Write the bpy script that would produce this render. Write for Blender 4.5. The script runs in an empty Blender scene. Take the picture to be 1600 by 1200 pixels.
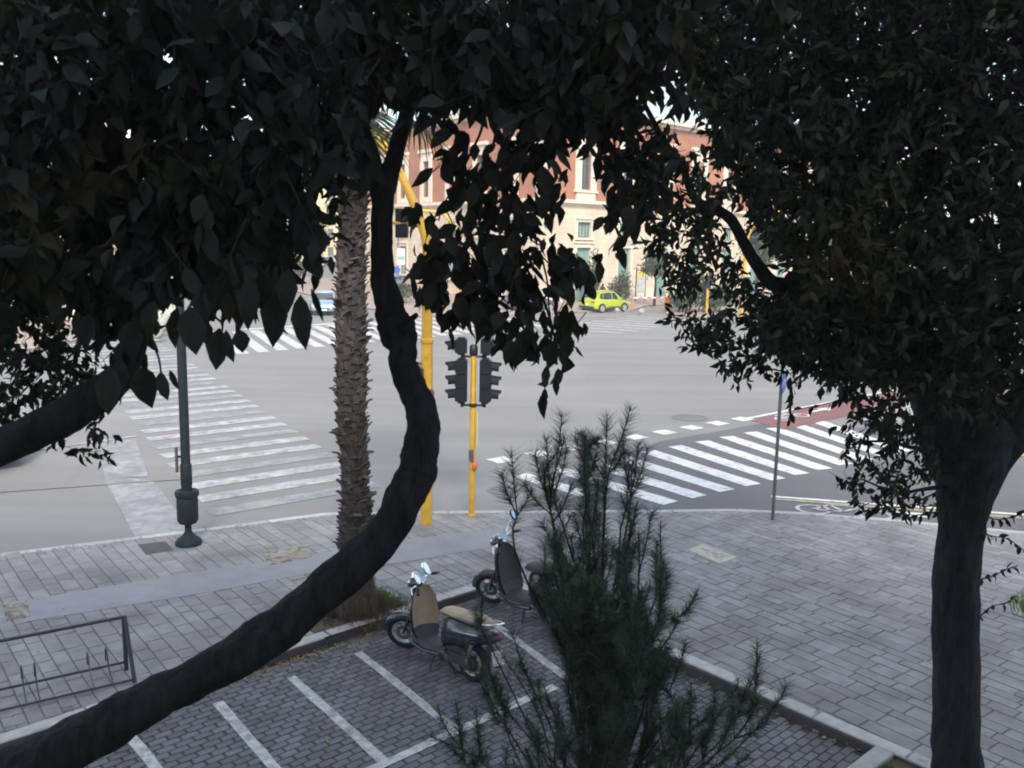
import bpy, math, random
import numpy as np
from mathutils import Vector, Matrix
random.seed(7); rng = np.random.default_rng(7)
S = bpy.context.scene; COL = S.collection
R = math.radians

# ------------------------------------------------------------------ camera, sky, sun, exposure
EYE = np.array([0., 0., 5.25]); PITCH = R(8.95); ROLL = R(1.08); FPX = 1430.
FW = np.array([0, math.cos(PITCH), -math.sin(PITCH)])
_r0 = np.array([1., 0, 0]); _u0 = np.cross(_r0, FW)
RT = math.cos(ROLL)*_r0 + math.sin(ROLL)*_u0
UP = -math.sin(ROLL)*_r0 + math.cos(ROLL)*_u0
cam = bpy.data.objects.new('camera', bpy.data.cameras.new('camera')); COL.objects.link(cam)
cam.data.sensor_width = 36; cam.data.lens = 36*FPX/1600
cam.data.dof.use_dof = True; cam.data.dof.focus_distance = 30; cam.data.dof.aperture_fstop = 5.5
cam.data.clip_start = 0.05; cam.data.clip_end = 3000
m = Matrix((tuple(RT), tuple(UP), tuple(-FW))).transposed().to_4x4(); m.translation = Vector(EYE)
cam.matrix_world = m; S.camera = cam

SUN_EL, SUN_AZ = R(36), R(174)          # azimuth of the sun measured from +Y towards +X
sdir = Vector((math.sin(SUN_AZ)*math.cos(SUN_EL), math.cos(SUN_AZ)*math.cos(SUN_EL), math.sin(SUN_EL)))
W = bpy.data.worlds.new('World'); S.world = W; W.use_nodes = True
nt = W.node_tree; nt.nodes.clear()
out = nt.nodes.new('ShaderNodeOutputWorld'); bg = nt.nodes.new('ShaderNodeBackground')
sky = nt.nodes.new('ShaderNodeTexSky'); sky.sky_type = 'NISHITA'; sky.sun_disc = False
sky.sun_elevation = SUN_EL; sky.sun_rotation = SUN_AZ; sky.air_density = 1.1; sky.dust_density = 1.5
tc = nt.nodes.new('ShaderNodeTexCoord')
mp = nt.nodes.new('ShaderNodeMapping'); mp.inputs['Scale'].default_value = (1, 1, 2.4)
nz = nt.nodes.new('ShaderNodeTexNoise'); nz.inputs['Scale'].default_value = 2.6; nz.inputs['Detail'].default_value = 7
nz.inputs['Roughness'].default_value = .6
rp = nt.nodes.new('ShaderNodeValToRGB'); rp.color_ramp.elements[0].position = .47; rp.color_ramp.elements[1].position = .66
mx = nt.nodes.new('ShaderNodeMix'); mx.data_type = 'RGBA'
mx.inputs[7].default_value = (11, 11.3, 11.8, 1)
L = nt.links
L.new(tc.outputs['Generated'], mp.inputs[0]); L.new(mp.outputs[0], nz.inputs['Vector']); L.new(nz.outputs[0], rp.inputs[0])
L.new(rp.outputs[0], mx.inputs[0]); L.new(sky.outputs[0], mx.inputs[6]); L.new(mx.outputs[2], bg.inputs[0]); L.new(bg.outputs[0], out.inputs[0])
bg.inputs[1].default_value = .15
sun = bpy.data.objects.new('sun', bpy.data.lights.new('sun', 'SUN')); COL.objects.link(sun)
sun.data.energy = 2.7; sun.data.angle = R(14); sun.data.color = (1, .93, .82)
sun.rotation_euler = (-sdir).to_track_quat('-Z', 'Y').to_euler()
S.view_settings.view_transform = 'Standard'; S.view_settings.look = 'None'
S.view_settings.exposure = .72; S.view_settings.gamma = 1; S.view_settings.use_curve_mapping = False
S.cycles.filter_width = 1.9; S.cycles.max_bounces = 6; S.cycles.transparent_max_bounces = 8

# ------------------------------------------------------------------ surveying helpers (sight lines from the window)
def ray(px, py): return FW + RT*(px-800)/FPX - UP*(py-600)/FPX
def G(px, py, z=0.):
    d = ray(px, py); return EYE + d*((z-EYE[2])/d[2])
def D(px, py, dep):
    d = ray(px, py); return EYE + d*(dep/d[1])
def PX(p):
    v = np.asarray(p, float)-EYE; d = v@FW
    return 800+FPX*(v@RT)/d, 600-FPX*(v@UP)/d, d
SW = .14

# ------------------------------------------------------------------ materials
MATS = {}
def _new(name):
    mt = bpy.data.materials.new(name); mt.use_nodes = True; n = mt.node_tree
    return mt, n, n.nodes['Principled BSDF']
def mat(name, col, rough=.7, var=.18, scale=6., bump=0., bscale=40., metal=0., attr=0., detail=5, coat=0., spec=.5, trans=None, dirt=None):
    """procedural surface: base colour broken up by two octaves of noise, optional per-piece tone and relief"""
    if name in MATS: return MATS[name]
    mt, t, b = _new(name); N = t.nodes; K = t.links
    co = N.new('ShaderNodeTexCoord')
    n1 = N.new('ShaderNodeTexNoise'); n1.inputs['Scale'].default_value = scale; n1.inputs['Detail'].default_value = detail
    K.new(co.outputs['Object'], n1.inputs['Vector'])
    mr = N.new('ShaderNodeMapRange'); mr.inputs[1].default_value = .3; mr.inputs[2].default_value = .7
    mr.inputs[3].default_value = 1-var; mr.inputs[4].default_value = 1+var
    K.new(n1.outputs[0], mr.inputs[0]); fac = mr.outputs[0]
    if attr:
        a = N.new('ShaderNodeAttribute'); a.attribute_name = 'tone'
        ar = N.new('ShaderNodeMapRange'); ar.inputs[3].default_value = 1-attr; ar.inputs[4].default_value = 1+attr
        K.new(a.outputs['Fac'], ar.inputs[0])
        mu = N.new('ShaderNodeMath'); mu.operation = 'MULTIPLY'; K.new(fac, mu.inputs[0]); K.new(ar.outputs[0], mu.inputs[1]); fac = mu.outputs[0]
    vm = N.new('ShaderNodeVectorMath'); vm.operation = 'SCALE'; vm.inputs[0].default_value = col
    K.new(fac, vm.inputs['Scale']); colout = vm.outputs[0]
    if dirt:
        n2 = N.new('ShaderNodeTexNoise'); n2.inputs['Scale'].default_value = dirt[1]; n2.inputs['Detail'].default_value = 6
        K.new(co.outputs['Object'], n2.inputs['Vector'])
        r2 = N.new('ShaderNodeValToRGB'); r2.color_ramp.elements[0].position = dirt[2]; r2.color_ramp.elements[1].position = dirt[3]
        K.new(n2.outputs[0], r2.inputs[0])
        m2 = N.new('ShaderNodeMix'); m2.data_type = 'RGBA'; m2.inputs[7].default_value = (*dirt[0], 1)
        K.new(r2.outputs[0], m2.inputs[0]); K.new(colout, m2.inputs[6]); colout = m2.outputs[2]
    K.new(colout, b.inputs['Base Color'])
    b.inputs['Roughness'].default_value = rough; b.inputs['Metallic'].default_value = metal
    b.inputs['Coat Weight'].default_value = coat; b.inputs['Specular IOR Level'].default_value = spec
    if bump:
        n3 = N.new('ShaderNodeTexNoise'); n3.inputs['Scale'].default_value = bscale; n3.inputs['Detail'].default_value = 4
        K.new(co.outputs['Object'], n3.inputs['Vector'])
        bp = N.new('ShaderNodeBump'); bp.inputs['Strength'].default_value = bump; bp.inputs['Distance'].default_value = .02
        K.new(n3.outputs[0], bp.inputs['Height']); K.new(bp.outputs[0], b.inputs['Normal'])
    if trans:
        tr = N.new('ShaderNodeBsdfTranslucent'); tr.inputs[0].default_value = (*trans[0], 1)
        ms = N.new('ShaderNodeMixShader'); ms.inputs[0].default_value = trans[1]
        K.new(b.outputs[0], ms.inputs[1]); K.new(tr.outputs[0], ms.inputs[2])
        K.new(ms.outputs[0], N['Material Output'].inputs[0])
    MATS[name] = mt; return mt

def brick_mat(name, c1, c2, mortar, bw, bh, ms=.012, rough=.85):
    mt, t, b = _new(name); N = t.nodes; K = t.links
    uv = N.new('ShaderNodeUVMap')
    br = N.new('ShaderNodeTexBrick'); br.inputs['Scale'].default_value = 1
    br.inputs['Color1'].default_value = (*c1, 1); br.inputs['Color2'].default_value = (*c2, 1); br.inputs['Mortar'].default_value = (*mortar, 1)
    br.inputs['Brick Width'].default_value = bw; br.inputs['Row Height'].default_value = bh; br.inputs['Mortar Size'].default_value = ms
    K.new(uv.outputs[0], br.inputs[0])
    nz = N.new('ShaderNodeTexNoise'); nz.inputs['Scale'].default_value = .5; nz.inputs['Detail'].default_value = 6
    co = N.new('ShaderNodeTexCoord'); K.new(co.outputs['Object'], nz.inputs[0])
    mr = N.new('ShaderNodeMapRange'); mr.inputs[1].default_value = .3; mr.inputs[2].default_value = .7; mr.inputs[3].default_value = .82; mr.inputs[4].default_value = 1.12
    K.new(nz.outputs[0], mr.inputs[0])
    vm = N.new('ShaderNodeVectorMath'); vm.operation = 'SCALE'; K.new(br.outputs[0], vm.inputs[0]); K.new(mr.outputs[0], vm.inputs['Scale'])
    K.new(vm.outputs[0], b.inputs['Base Color']); b.inputs['Roughness'].default_value = rough
    bp = N.new('ShaderNodeBump'); bp.inputs['Strength'].default_value = .5; bp.inputs['Distance'].default_value = .02; bp.invert = True
    K.new(br.outputs['Fac'], bp.inputs['Height']); K.new(bp.outputs[0], b.inputs['Normal'])
    MATS[name] = mt; return mt

def paint_mat(name, col, under, lo, hi, scale=5.):
    """road paint worn through to the surface underneath"""
    mt, t, b = _new(name); N = t.nodes; K = t.links
    co = N.new('ShaderNodeTexCoord')
    a = N.new('ShaderNodeTexNoise'); a.inputs['Scale'].default_value = scale; a.inputs['Detail'].default_value = 9; a.inputs['Roughness'].default_value = .75
    K.new(co.outputs['Object'], a.inputs[0])
    r = N.new('ShaderNodeValToRGB'); r.color_ramp.elements[0].position = lo; r.color_ramp.elements[1].position = hi
    K.new(a.outputs[0], r.inputs[0])
    mx = N.new('ShaderNodeMix'); mx.data_type = 'RGBA'; mx.inputs[6].default_value = (*under, 1); mx.inputs[7].default_value = (*col, 1)
    K.new(r.outputs[0], mx.inputs[0])
    s = N.new('ShaderNodeTexNoise'); s.inputs['Scale'].default_value = .8; s.inputs['Detail'].default_value = 3; K.new(co.outputs['Object'], s.inputs[0])
    mr = N.new('ShaderNodeMapRange'); mr.inputs[1].default_value = .3; mr.inputs[2].default_value = .7; mr.inputs[3].default_value = .85; mr.inputs[4].default_value = 1.05
    K.new(s.outputs[0], mr.inputs[0])
    vm = N.new('ShaderNodeVectorMath'); vm.operation = 'SCALE'; K.new(mx.outputs[2], vm.inputs[0]); K.new(mr.outputs[0], vm.inputs['Scale'])
    K.new(vm.outputs[0], b.inputs['Base Color']); b.inputs['Roughness'].default_value = .75
    MATS[name] = mt; return mt

def asphalt_mat(name, col, stretch, worn):
    mt, t, b = _new(name); N = t.nodes; K = t.links
    co = N.new('ShaderNodeTexCoord')
    def noise(scale, detail=5, vec=None, rough=.6):
        n = N.new('ShaderNodeTexNoise'); n.inputs['Scale'].default_value = scale; n.inputs['Detail'].default_value = detail; n.inputs['Roughness'].default_value = rough
        K.new(vec or co.outputs['Object'], n.inputs[0]); return n.outputs[0]
    def rng_(x, lo, hi, a=.3, c=.7):
        q = N.new('ShaderNodeMapRange'); q.inputs[1].default_value = a; q.inputs[2].default_value = c; q.inputs[3].default_value = lo; q.inputs[4].default_value = hi
        K.new(x, q.inputs[0]); return q.outputs[0]
    def mul(a, c):
        q = N.new('ShaderNodeMath'); q.operation = 'MULTIPLY'; K.new(a, q.inputs[0]); K.new(c, q.inputs[1]); return q.outputs[0]
    mp = N.new('ShaderNodeMapping'); mp.inputs['Rotation'].default_value = (0, 0, stretch); mp.inputs['Scale'].default_value = (.08, 1.0, 1)
    K.new(co.outputs['Object'], mp.inputs[0])
    f = mul(rng_(noise(.10, 6), 1-worn, 1+worn), rng_(noise(.55, 5, mp.outputs[0]), 1-worn, 1+worn))
    f = mul(f, rng_(noise(90, 3), .78, 1.22))
    vo = N.new('ShaderNodeTexVoronoi'); vo.feature = 'DISTANCE_TO_EDGE'; vo.inputs['Scale'].default_value = .33
    K.new(co.outputs['Object'], vo.inputs[0])
    f = mul(f, rng_(vo.outputs[0], .93, 1., 0., .008))
    vm = N.new('ShaderNodeVectorMath'); vm.operation = 'SCALE'; vm.inputs[0].default_value = col; K.new(f, vm.inputs['Scale'])
    K.new(vm.outputs[0], b.inputs['Base Color']); b.inputs['Roughness'].default_value = .82; b.inputs['Specular IOR Level'].default_value = .35
    bp = N.new('ShaderNodeBump'); bp.inputs['Strength'].default_value = .25; bp.inputs['Distance'].default_value = .01
    K.new(noise(140, 2), bp.inputs['Height']); K.new(bp.outputs[0], b.inputs['Normal'])
    MATS[name] = mt; return mt

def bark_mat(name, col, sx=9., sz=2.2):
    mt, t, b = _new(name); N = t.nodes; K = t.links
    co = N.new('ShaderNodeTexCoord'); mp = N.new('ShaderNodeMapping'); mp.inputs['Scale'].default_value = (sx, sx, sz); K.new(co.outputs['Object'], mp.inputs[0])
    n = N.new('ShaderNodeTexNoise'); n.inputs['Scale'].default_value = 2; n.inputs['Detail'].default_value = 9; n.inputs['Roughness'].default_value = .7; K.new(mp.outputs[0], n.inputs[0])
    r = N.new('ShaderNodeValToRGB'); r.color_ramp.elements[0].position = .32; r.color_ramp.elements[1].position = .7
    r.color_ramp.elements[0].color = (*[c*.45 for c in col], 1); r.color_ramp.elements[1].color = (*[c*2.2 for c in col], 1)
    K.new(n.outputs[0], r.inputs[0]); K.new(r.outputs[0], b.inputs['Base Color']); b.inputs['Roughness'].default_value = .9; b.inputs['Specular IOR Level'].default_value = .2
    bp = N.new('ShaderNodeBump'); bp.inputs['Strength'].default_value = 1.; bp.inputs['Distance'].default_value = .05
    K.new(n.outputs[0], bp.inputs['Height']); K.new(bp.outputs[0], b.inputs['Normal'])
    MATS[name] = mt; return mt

ASPH = asphalt_mat('asphalt', (.236, .228, .218), R(-12), .12)
ASPH2 = asphalt_mat('fresh asphalt', (.132, .131, .135), R(8), .12)
PAINT = paint_mat('road paint', (.70, .70, .70), (.2, .2, .2), .30, .50)
PAINTW = paint_mat('worn road paint', (.56, .56, .56), (.225, .225, .225), .36, .66, 3.)
PAINTV = paint_mat('very worn road paint', (.42, .42, .425), (.215, .215, .215), .40, .70, 2.2)
PAINTP = paint_mat('stall paint', (.62, .62, .60), (.13, .13, .135), .30, .58, 7.)
PAINTY = paint_mat('yellow road paint', (.50, .40, .18), (.13, .13, .13), .30, .60)
LANE = paint_mat('red lane coating', (.21, .085, .075), (.15, .12, .11), .30, .52)
SLAB = mat('paving stone', (.262, .256, .258), .8, .16, 5., .25, 60, attr=.13, dirt=((.17, .16, .16), 1.1, .46, .74))
JOINT = mat('paving joint', (.16, .152, .155), .9, .2, 9.)
STRIP = mat('concrete strip', (.262, .258, .275), .7, .10, 3., .1)
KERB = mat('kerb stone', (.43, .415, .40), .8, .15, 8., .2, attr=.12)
KERBD = mat('shaded brown face', (.085, .07, .075), .85, .25, 6.)  # shade and red-brown tone of the kerb's upright side in one colour
SETT = mat('setts', (.135, .134, .148), .75, .2, 2., .2, 60, attr=.22)
SETTJ = mat('sett joint', (.06, .058, .058), .9, .2, 10.)
SOIL = mat('soil', (.09, .08, .05), .95, .35, 7., .6, 30)
GRASSM = mat('grass blades', (.10, .19, .035), .7, .25, 4., attr=.35, trans=((.12, .2, .03), .25))
TAN = mat('tan concrete patch', (.30, .275, .23), .9, .3, 11., .5, 30, dirt=((.14, .12, .09), 6., .5, .62))
IRON = mat('dark cast iron', (.013, .020, .027), .6, .2, 12., .1, 50, spec=.25)
BLACK = mat('black metal', (.012, .012, .015), .5, .2, 10.)
RUBBER = mat('rubber', (.014, .014, .014), .85, .15, 20.)
YELLOW = mat('yellow post paint', (.62, .36, .035), .55, .14, 5., dirt=((.36, .21, .05), 4., .56, .78))
SIGNAL = mat('signal housing', (.010, .013, .019), .6, .15, 8., spec=.2)
LENS = mat('signal lens', (.05, .02, .02), .15, .1, 5.)
GREYM = mat('galvanised steel', (.16, .165, .17), .45, .15, 10., metal=.6)
DGREYM = mat('dark painted steel', (.05, .055, .065), .5, .15, 9.)
BLUES = mat('blue sign', (.03, .10, .42), .4, .1, 5.)
WHITE = mat('white enamel', (.75, .75, .74), .4, .06, 5.)
GLASS = mat('dark window glass', (.05, .07, .08), .08, .1, 1., spec=.8)
CARGLASS = mat('car glass', (.02, .025, .03), .06, .1, 2., spec=.9)
CHROME = mat('chrome', (.62, .64, .66), .12, .05, 4., metal=1.)
MIRROR = mat('mirror glass', (.75, .82, .9), .04, .02, 4., metal=1.)
ALLOY = mat('wheel alloy', (.52, .52, .54), .35, .08, 6., metal=.15)
SCB = mat('dark blue scooter paint', (.012, .018, .035), .18, .1, 4., coat=.8)
SCBR = mat('plum brown scooter paint', (.055, .035, .045), .22, .1, 4., coat=.7)
BEIGE = mat('beige leather', (.37, .29, .20), .45, .10, 9., .1, 80)
DPLAST = mat('grey black plastic', (.035, .036, .04), .6, .15, 10.)
STONE = brick_mat('pale travertine courses', (.66, .55, .42), (.60, .50, .385), (.44, .36, .28), 1.3, .42)
BRICK = brick_mat('red brick', (.42, .165, .085), (.36, .135, .07), (.36, .2, .14), .28, .085, .01)
TRIM = mat('travertine trim', (.66, .58, .47), .8, .09, 2., .1)
SHUT = mat('sea green shutter', (.20, .33, .29), .55, .1, 2.)
FRAMEM = mat('window frame', (.10, .11, .10), .6, .1, 3.)
CREAM = mat('cream render', (.70, .56, .33), .85, .08, 1.)
PALE = mat('pale render', (.66, .60, .50), .85, .08, 1.)
ROOFM = mat('roof', (.25, .13, .08), .85, .2, 3.)
FPAVE = mat('far pavement', (.34, .27, .225), .85, .12, 3., .2)
ORANGE = mat('orange enamel', (.75, .20, .03), .45, .06, 4.)
REDM = mat('red enamel', (.55, .04, .03), .45, .06, 4.)
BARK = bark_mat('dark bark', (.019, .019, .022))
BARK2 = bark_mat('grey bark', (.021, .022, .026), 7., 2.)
PALMB = bark_mat('palm fibre', (.062, .052, .047), 14., 5.)
STUB = mat('palm leaf base', (.082, .072, .067), .9, .3, 12., .3, attr=.4)
FIBRE = mat('palm root fibre', (.105, .075, .05), .95, .3, 12., attr=.35)
TWIG = mat('twig bark', (.03, .024, .02), .9, .2, 20.)
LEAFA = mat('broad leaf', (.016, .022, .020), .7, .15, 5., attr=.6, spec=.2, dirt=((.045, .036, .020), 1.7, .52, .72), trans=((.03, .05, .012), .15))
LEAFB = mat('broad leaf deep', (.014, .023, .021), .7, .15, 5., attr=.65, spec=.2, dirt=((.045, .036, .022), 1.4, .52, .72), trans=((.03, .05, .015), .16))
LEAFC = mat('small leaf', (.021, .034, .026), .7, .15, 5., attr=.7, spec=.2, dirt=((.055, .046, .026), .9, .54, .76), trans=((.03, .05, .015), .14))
PALMF = mat('palm frond', (.045, .065, .025), .55, .15, 5., attr=.4, trans=((.09, .11, .02), .3))
NEEDLE = mat('pine needle', (.045, .082, .058), .55, .1, 5., attr=.45)
FARLEAF = mat('far foliage', (.05, .075, .03), .7, .2, 3., attr=.5, trans=((.08, .12, .02), .2))
DRYLEAF = mat('dry leaf', (.32, .25, .13), .8, .2, 9., attr=.5)
SKIN = mat('skin', (.45, .28, .2), .6, .05, 5.)
CLOTH = mat('black cloth', (.015, .015, .018), .85, .1, 10.)
HAIR = mat('dark hair', (.02, .014, .01), .7, .1, 10.)

# ------------------------------------------------------------------ mesh helpers
class MB:
    def __init__(s): s.v = []; s.f = []; s.t = []; s.uv = None
    def add(s, vs, fs, tone=None):
        o = len(s.v); s.v += [tuple(map(float, p)) for p in vs]; s.f += [tuple(i+o for i in f) for f in fs]
        s.t += [(.5 if tone is None else tone)]*len(vs); return s
    def box(s, c, d, rot=0., tone=None, m=None):
        x, y, z = d[0]/2, d[1]/2, d[2]/2
        vs = [Vector((i*x, j*y, k*z)) for k in (-1, 1) for j in (-1, 1) for i in (-1, 1)]
        M = m if m is not None else Matrix.Rotation(rot, 3, 'Z')
        vs = [M @ p + Vector(c) for p in vs]
        return s.add(vs, [(0, 2, 3, 1), (4, 5, 7, 6), (0, 1, 5, 4), (2, 6, 7, 3), (0, 4, 6, 2), (1, 3, 7, 5)], tone)
    def prism(s, poly, z0, z1, tone=None, bottom=False):
        n = len(poly); a = sum(poly[i][0]*poly[(i+1) % n][1]-poly[(i+1) % n][0]*poly[i][1] for i in range(n))
        if a < 0: poly = poly[::-1]
        vs = [(p[0], p[1], z0) for p in poly]+[(p[0], p[1], z1) for p in poly]
        fs = [tuple(range(n, 2*n))]+[(i, (i+1) % n, n+(i+1) % n, n+i) for i in range(n)]
        if bottom: fs.append(tuple(range(n-1, -1, -1)))
        return s.add(vs, fs, tone)
    def sheet(s, poly, z, tone=None):
        n = len(poly); a = sum(poly[i][0]*poly[(i+1) % n][1]-poly[(i+1) % n][0]*poly[i][1] for i in range(n))
        if a < 0: poly = poly[::-1]
        return s.add([(p[0], p[1], z) for p in poly], [tuple(range(n))], tone)
    def tube(s, pts, rad, n=8, cap=True, noise=0., tone=None, squash=None):
        P = [Vector(p) for p in pts]; k = len(P)
        if not hasattr(rad, '__len__'): rad = [rad]*k
        vs = []; ref = None
        for i in range(k):
            d = (P[min(i+1, k-1)]-P[max(i-1, 0)]).normalized()
            if ref is None: ref = Vector((1, 0, 0)) if abs(d.x) < .8 else Vector((0, 1, 0))
            a = (ref-d*ref.dot(d)).normalized(); b = d.cross(a); ref = a
            for j in range(n):
                t = 2*math.pi*j/n; r = rad[i]*(1+(random.uniform(-noise, noise) if noise else 0))
                vs.append(P[i]+a*(r*math.cos(t))+b*(r*math.sin(t)))
        fs = [(i*n+j, i*n+(j+1) % n, (i+1)*n+(j+1) % n, (i+1)*n+j) for i in range(k-1) for j in range(n)]
        if cap: fs += [tuple(range(n-1, -1, -1)), tuple(range((k-1)*n, k*n))]
        return s.add(vs, fs, tone)
    def lathe(s, prof, n=16, c=(0, 0, 0), m=None, tone=None, ring=False):
        M = m if m is not None else Matrix.Identity(3); C = Vector(c)
        vs = [M @ Vector((r*math.cos(2*math.pi*j/n), r*math.sin(2*math.pi*j/n), z))+C for r, z in prof for j in range(n)]
        k = len(prof)
        fs = [(i*n+j, i*n+(j+1) % n, (i+1)*n+(j+1) % n, (i+1)*n+j) for i in range(k-1) for j in range(n)]
        if ring: fs += [((k-1)*n+j, (k-1)*n+(j+1) % n, (j+1) % n, j) for j in range(n)]
        else: fs += [tuple(range(n-1, -1, -1)), tuple(range((k-1)*n, k*n))]
        return s.add(vs, fs, tone)
    def loft(s, rings, cap=True, tone=None):
        n = len(rings[0]); vs = [p for r in rings for p in r]; k = len(rings)
        fs = [(i*n+j, i*n+(j+1) % n, (i+1)*n+(j+1) % n, (i+1)*n+j) for i in range(k-1) for j in range(n)]
        if cap: fs += [tuple(range(n-1, -1, -1)), tuple(range((k-1)*n, k*n))]
        return s.add(vs, fs, tone)
    def ball(s, c, r, n=12, k=7, tone=None):
        r = r if hasattr(r, '__len__') else (r, r, r); rings = []
        for i in range(k+1):
            t = math.pi*(.02+.96*i/k)
            rings.append([(c[0]+r[0]*math.sin(t)*math.cos(2*math.pi*j/n), c[1]+r[1]*math.sin(t)*math.sin(2*math.pi*j/n), c[2]-r[2]*math.cos(t)) for j in range(n)])
        return s.loft(rings, True, tone)

def finish(name, me, mt, parent=None, smooth=False, world=True, kind=None, angle=None):
    me.materials.append(mt)
    if smooth: me.shade_smooth()
    o = bpy.data.objects.new(name, me); COL.objects.link(o)
    if smooth and angle: me.set_sharp_from_angle(angle=angle)
    if parent is not None: attach(o, parent, world)
    if kind: o['kind'] = kind
    return o
PW = {}
def attach(o, parent, world=True):
    o.parent = parent
    if world: o.matrix_parent_inverse = PW.get(parent.name, Matrix.Identity(4)).inverted()
def ob(name, mb, mt, parent=None, smooth=False, world=True, kind=None, angle=R(40)):
    me = bpy.data.meshes.new(name); me.from_pydata(mb.v, [], mb.f)
    if any(t != .5 for t in mb.t):
        a = me.attributes.new('tone', 'FLOAT', 'POINT'); a.data.foreach_set('value', mb.t)
    if mb.uv: 
        u = me.uv_layers.new(name='UVMap'); vi = np.empty(len(me.loops), int); me.loops.foreach_get('vertex_index', vi)
        u.data.foreach_set('uv', np.asarray(mb.uv, float)[vi].ravel())
    return finish(name, me, mt, parent, smooth, world, kind, angle)
def tag(o, label=None, cat=None, group=None, kind=None):
    if label: o['label'] = label
    if cat: o['category'] = cat
    if group: o['group'] = group
    if kind: o['kind'] = kind
    return o
def thing(name, loc, rz, label, cat, group=None):
    o = bpy.data.objects.new(name, None); COL.objects.link(o); o.empty_display_size = .2
    o.location = loc; o.rotation_euler = (0, 0, rz)
    PW[o.name] = Matrix.Translation(Vector(loc)) @ Matrix.Rotation(rz, 4, 'Z')
    return tag(o, label, cat, group)
def copy_tree(o, parent=None):
    c = o.copy(); COL.objects.link(c)
    if parent is not None: c.parent = parent
    for ch in o.children: copy_tree(ch, c)
    return c
def arrays_mesh(name, V, F, tone=None):
    """V (n,3); F list of (m,k) index arrays"""
    me = bpy.data.meshes.new(name); me.vertices.add(len(V)); me.vertices.foreach_set('co', np.asarray(V, np.float32).ravel())
    idx = np.concatenate([f.ravel() for f in F]).astype(np.int32); sizes = np.concatenate([np.full(len(f), f.shape[1]) for f in F])
    me.loops.add(len(idx)); me.loops.foreach_set('vertex_index', idx)
    me.polygons.add(len(sizes)); st = np.concatenate([[0], np.cumsum(sizes)[:-1]]).astype(np.int32)
    me.polygons.foreach_set('loop_start', st)
    if tone is not None:
        a = me.attributes.new('tone', 'FLOAT', 'POINT'); a.data.foreach_set('value', np.asarray(tone, np.float32))
    me.update(calc_edges=True); me.validate(); return me
def unit(a): return a/np.maximum(np.linalg.norm(a, axis=-1, keepdims=True), 1e-9)
def inpoly(p, poly):
    x, y = p[0], p[1]; c = False; n = len(poly); j = n-1
    for i in range(n):
        xi, yi = poly[i][0], poly[i][1]; xj, yj = poly[j][0], poly[j][1]
        if (yi > y) != (yj > y) and x < (xj-xi)*(y-yi)/(yj-yi)+xi: c = not c
        j = i
    return c
def inpoly_np(X, Y, poly):
    c = np.zeros(len(X), bool); n = len(poly); j = n-1
    for i in range(n):
        xi, yi = poly[i][0], poly[i][1]; xj, yj = poly[j][0], poly[j][1]
        if yi != yj: c ^= ((yi > Y) != (yj > Y)) & (X < (xj-xi)*(Y-yi)/(yj-yi)+xi)
        j = i
    return c
def smooth_path(pts, sub=6):
    P = [np.array(p, float) for p in pts]; P = [2*P[0]-P[1]]+P+[2*P[-1]-P[-2]]; o = []
    for i in range(1, len(P)-2):
        for k in range(sub):
            t = k/sub; a, b, c, d = P[i-1], P[i], P[i+1], P[i+2]
            o.append(.5*(2*b+(c-a)*t+(2*a-5*b+4*c-d)*t*t+(3*b-a-3*c+d)*t**3))
    o.append(P[-2]); return o

# ------------------------------------------------------------------ ground
road = ob('road', MB().sheet([(-700, -60), (700, -60), (700, 900), (-700, 900)], 0), ASPH, kind='structure')
def xy(px, py, z=0.): return tuple(G(px, py, z)[:2])
# darker resurfaced asphalt on the crossing at the right
dk = [xy(800, 800), xy(905, 735), xy(1030, 690), xy(1200, 660), xy(1345, 668), xy(1480, 665), (16, 27), (18, 19), (15, 14.2), (8, 16.2), (4.4, 17.2), (1.5, 16.8)]
ob('asphalt_patch', MB().sheet(dk, .004), ASPH2, road)

OUT = [(-22, 6.5), (-12, 11.9), (-8.15, 14.04), (-5.36, 15.5), (-3.44, 16.55), (-1.17, 16.80), (1, 16.98), (3.15, 17.17), (4.43, 17.3), (5.8, 17.15), (7.35, 16.81), (9.47, 16.2), (16, 14.2), (24, 11)]
CN = (-.10, 13.26); RK = np.array([1.69, -1.91]); RK /= np.linalg.norm(RK); LK = np.array([-2.76, -2.61]); LK /= np.linalg.norm(LK)
EC = np.array([3.83, 8.82]); EK = np.array([-.73, -.68]); EK /= np.linalg.norm(EK)
rk_end = EC+RK*11.5; lk_end = np.array(CN)+LK*16; ek_end = EC+EK*13
WALK = OUT+[(24, -1), tuple(rk_end), CN, tuple(lk_end), (-24, 1)]
walk = ob('sidewalk', MB().prism(WALK, -.05, SW-.012), JOINT, kind='structure')
PARK = [CN, tuple(EC), tuple(ek_end), tuple(lk_end)]
park = ob('parking_bay', MB().sheet(PARK, .005), SETTJ, kind='structure')
BED = [tuple(EC+EK*.0), tuple(rk_end), tuple(rk_end+np.array([-4, -.5])), tuple(ek_end)]
bed = ob('planting_bed', MB().prism(BED, -.05, .10), SOIL, kind='structure')

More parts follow.
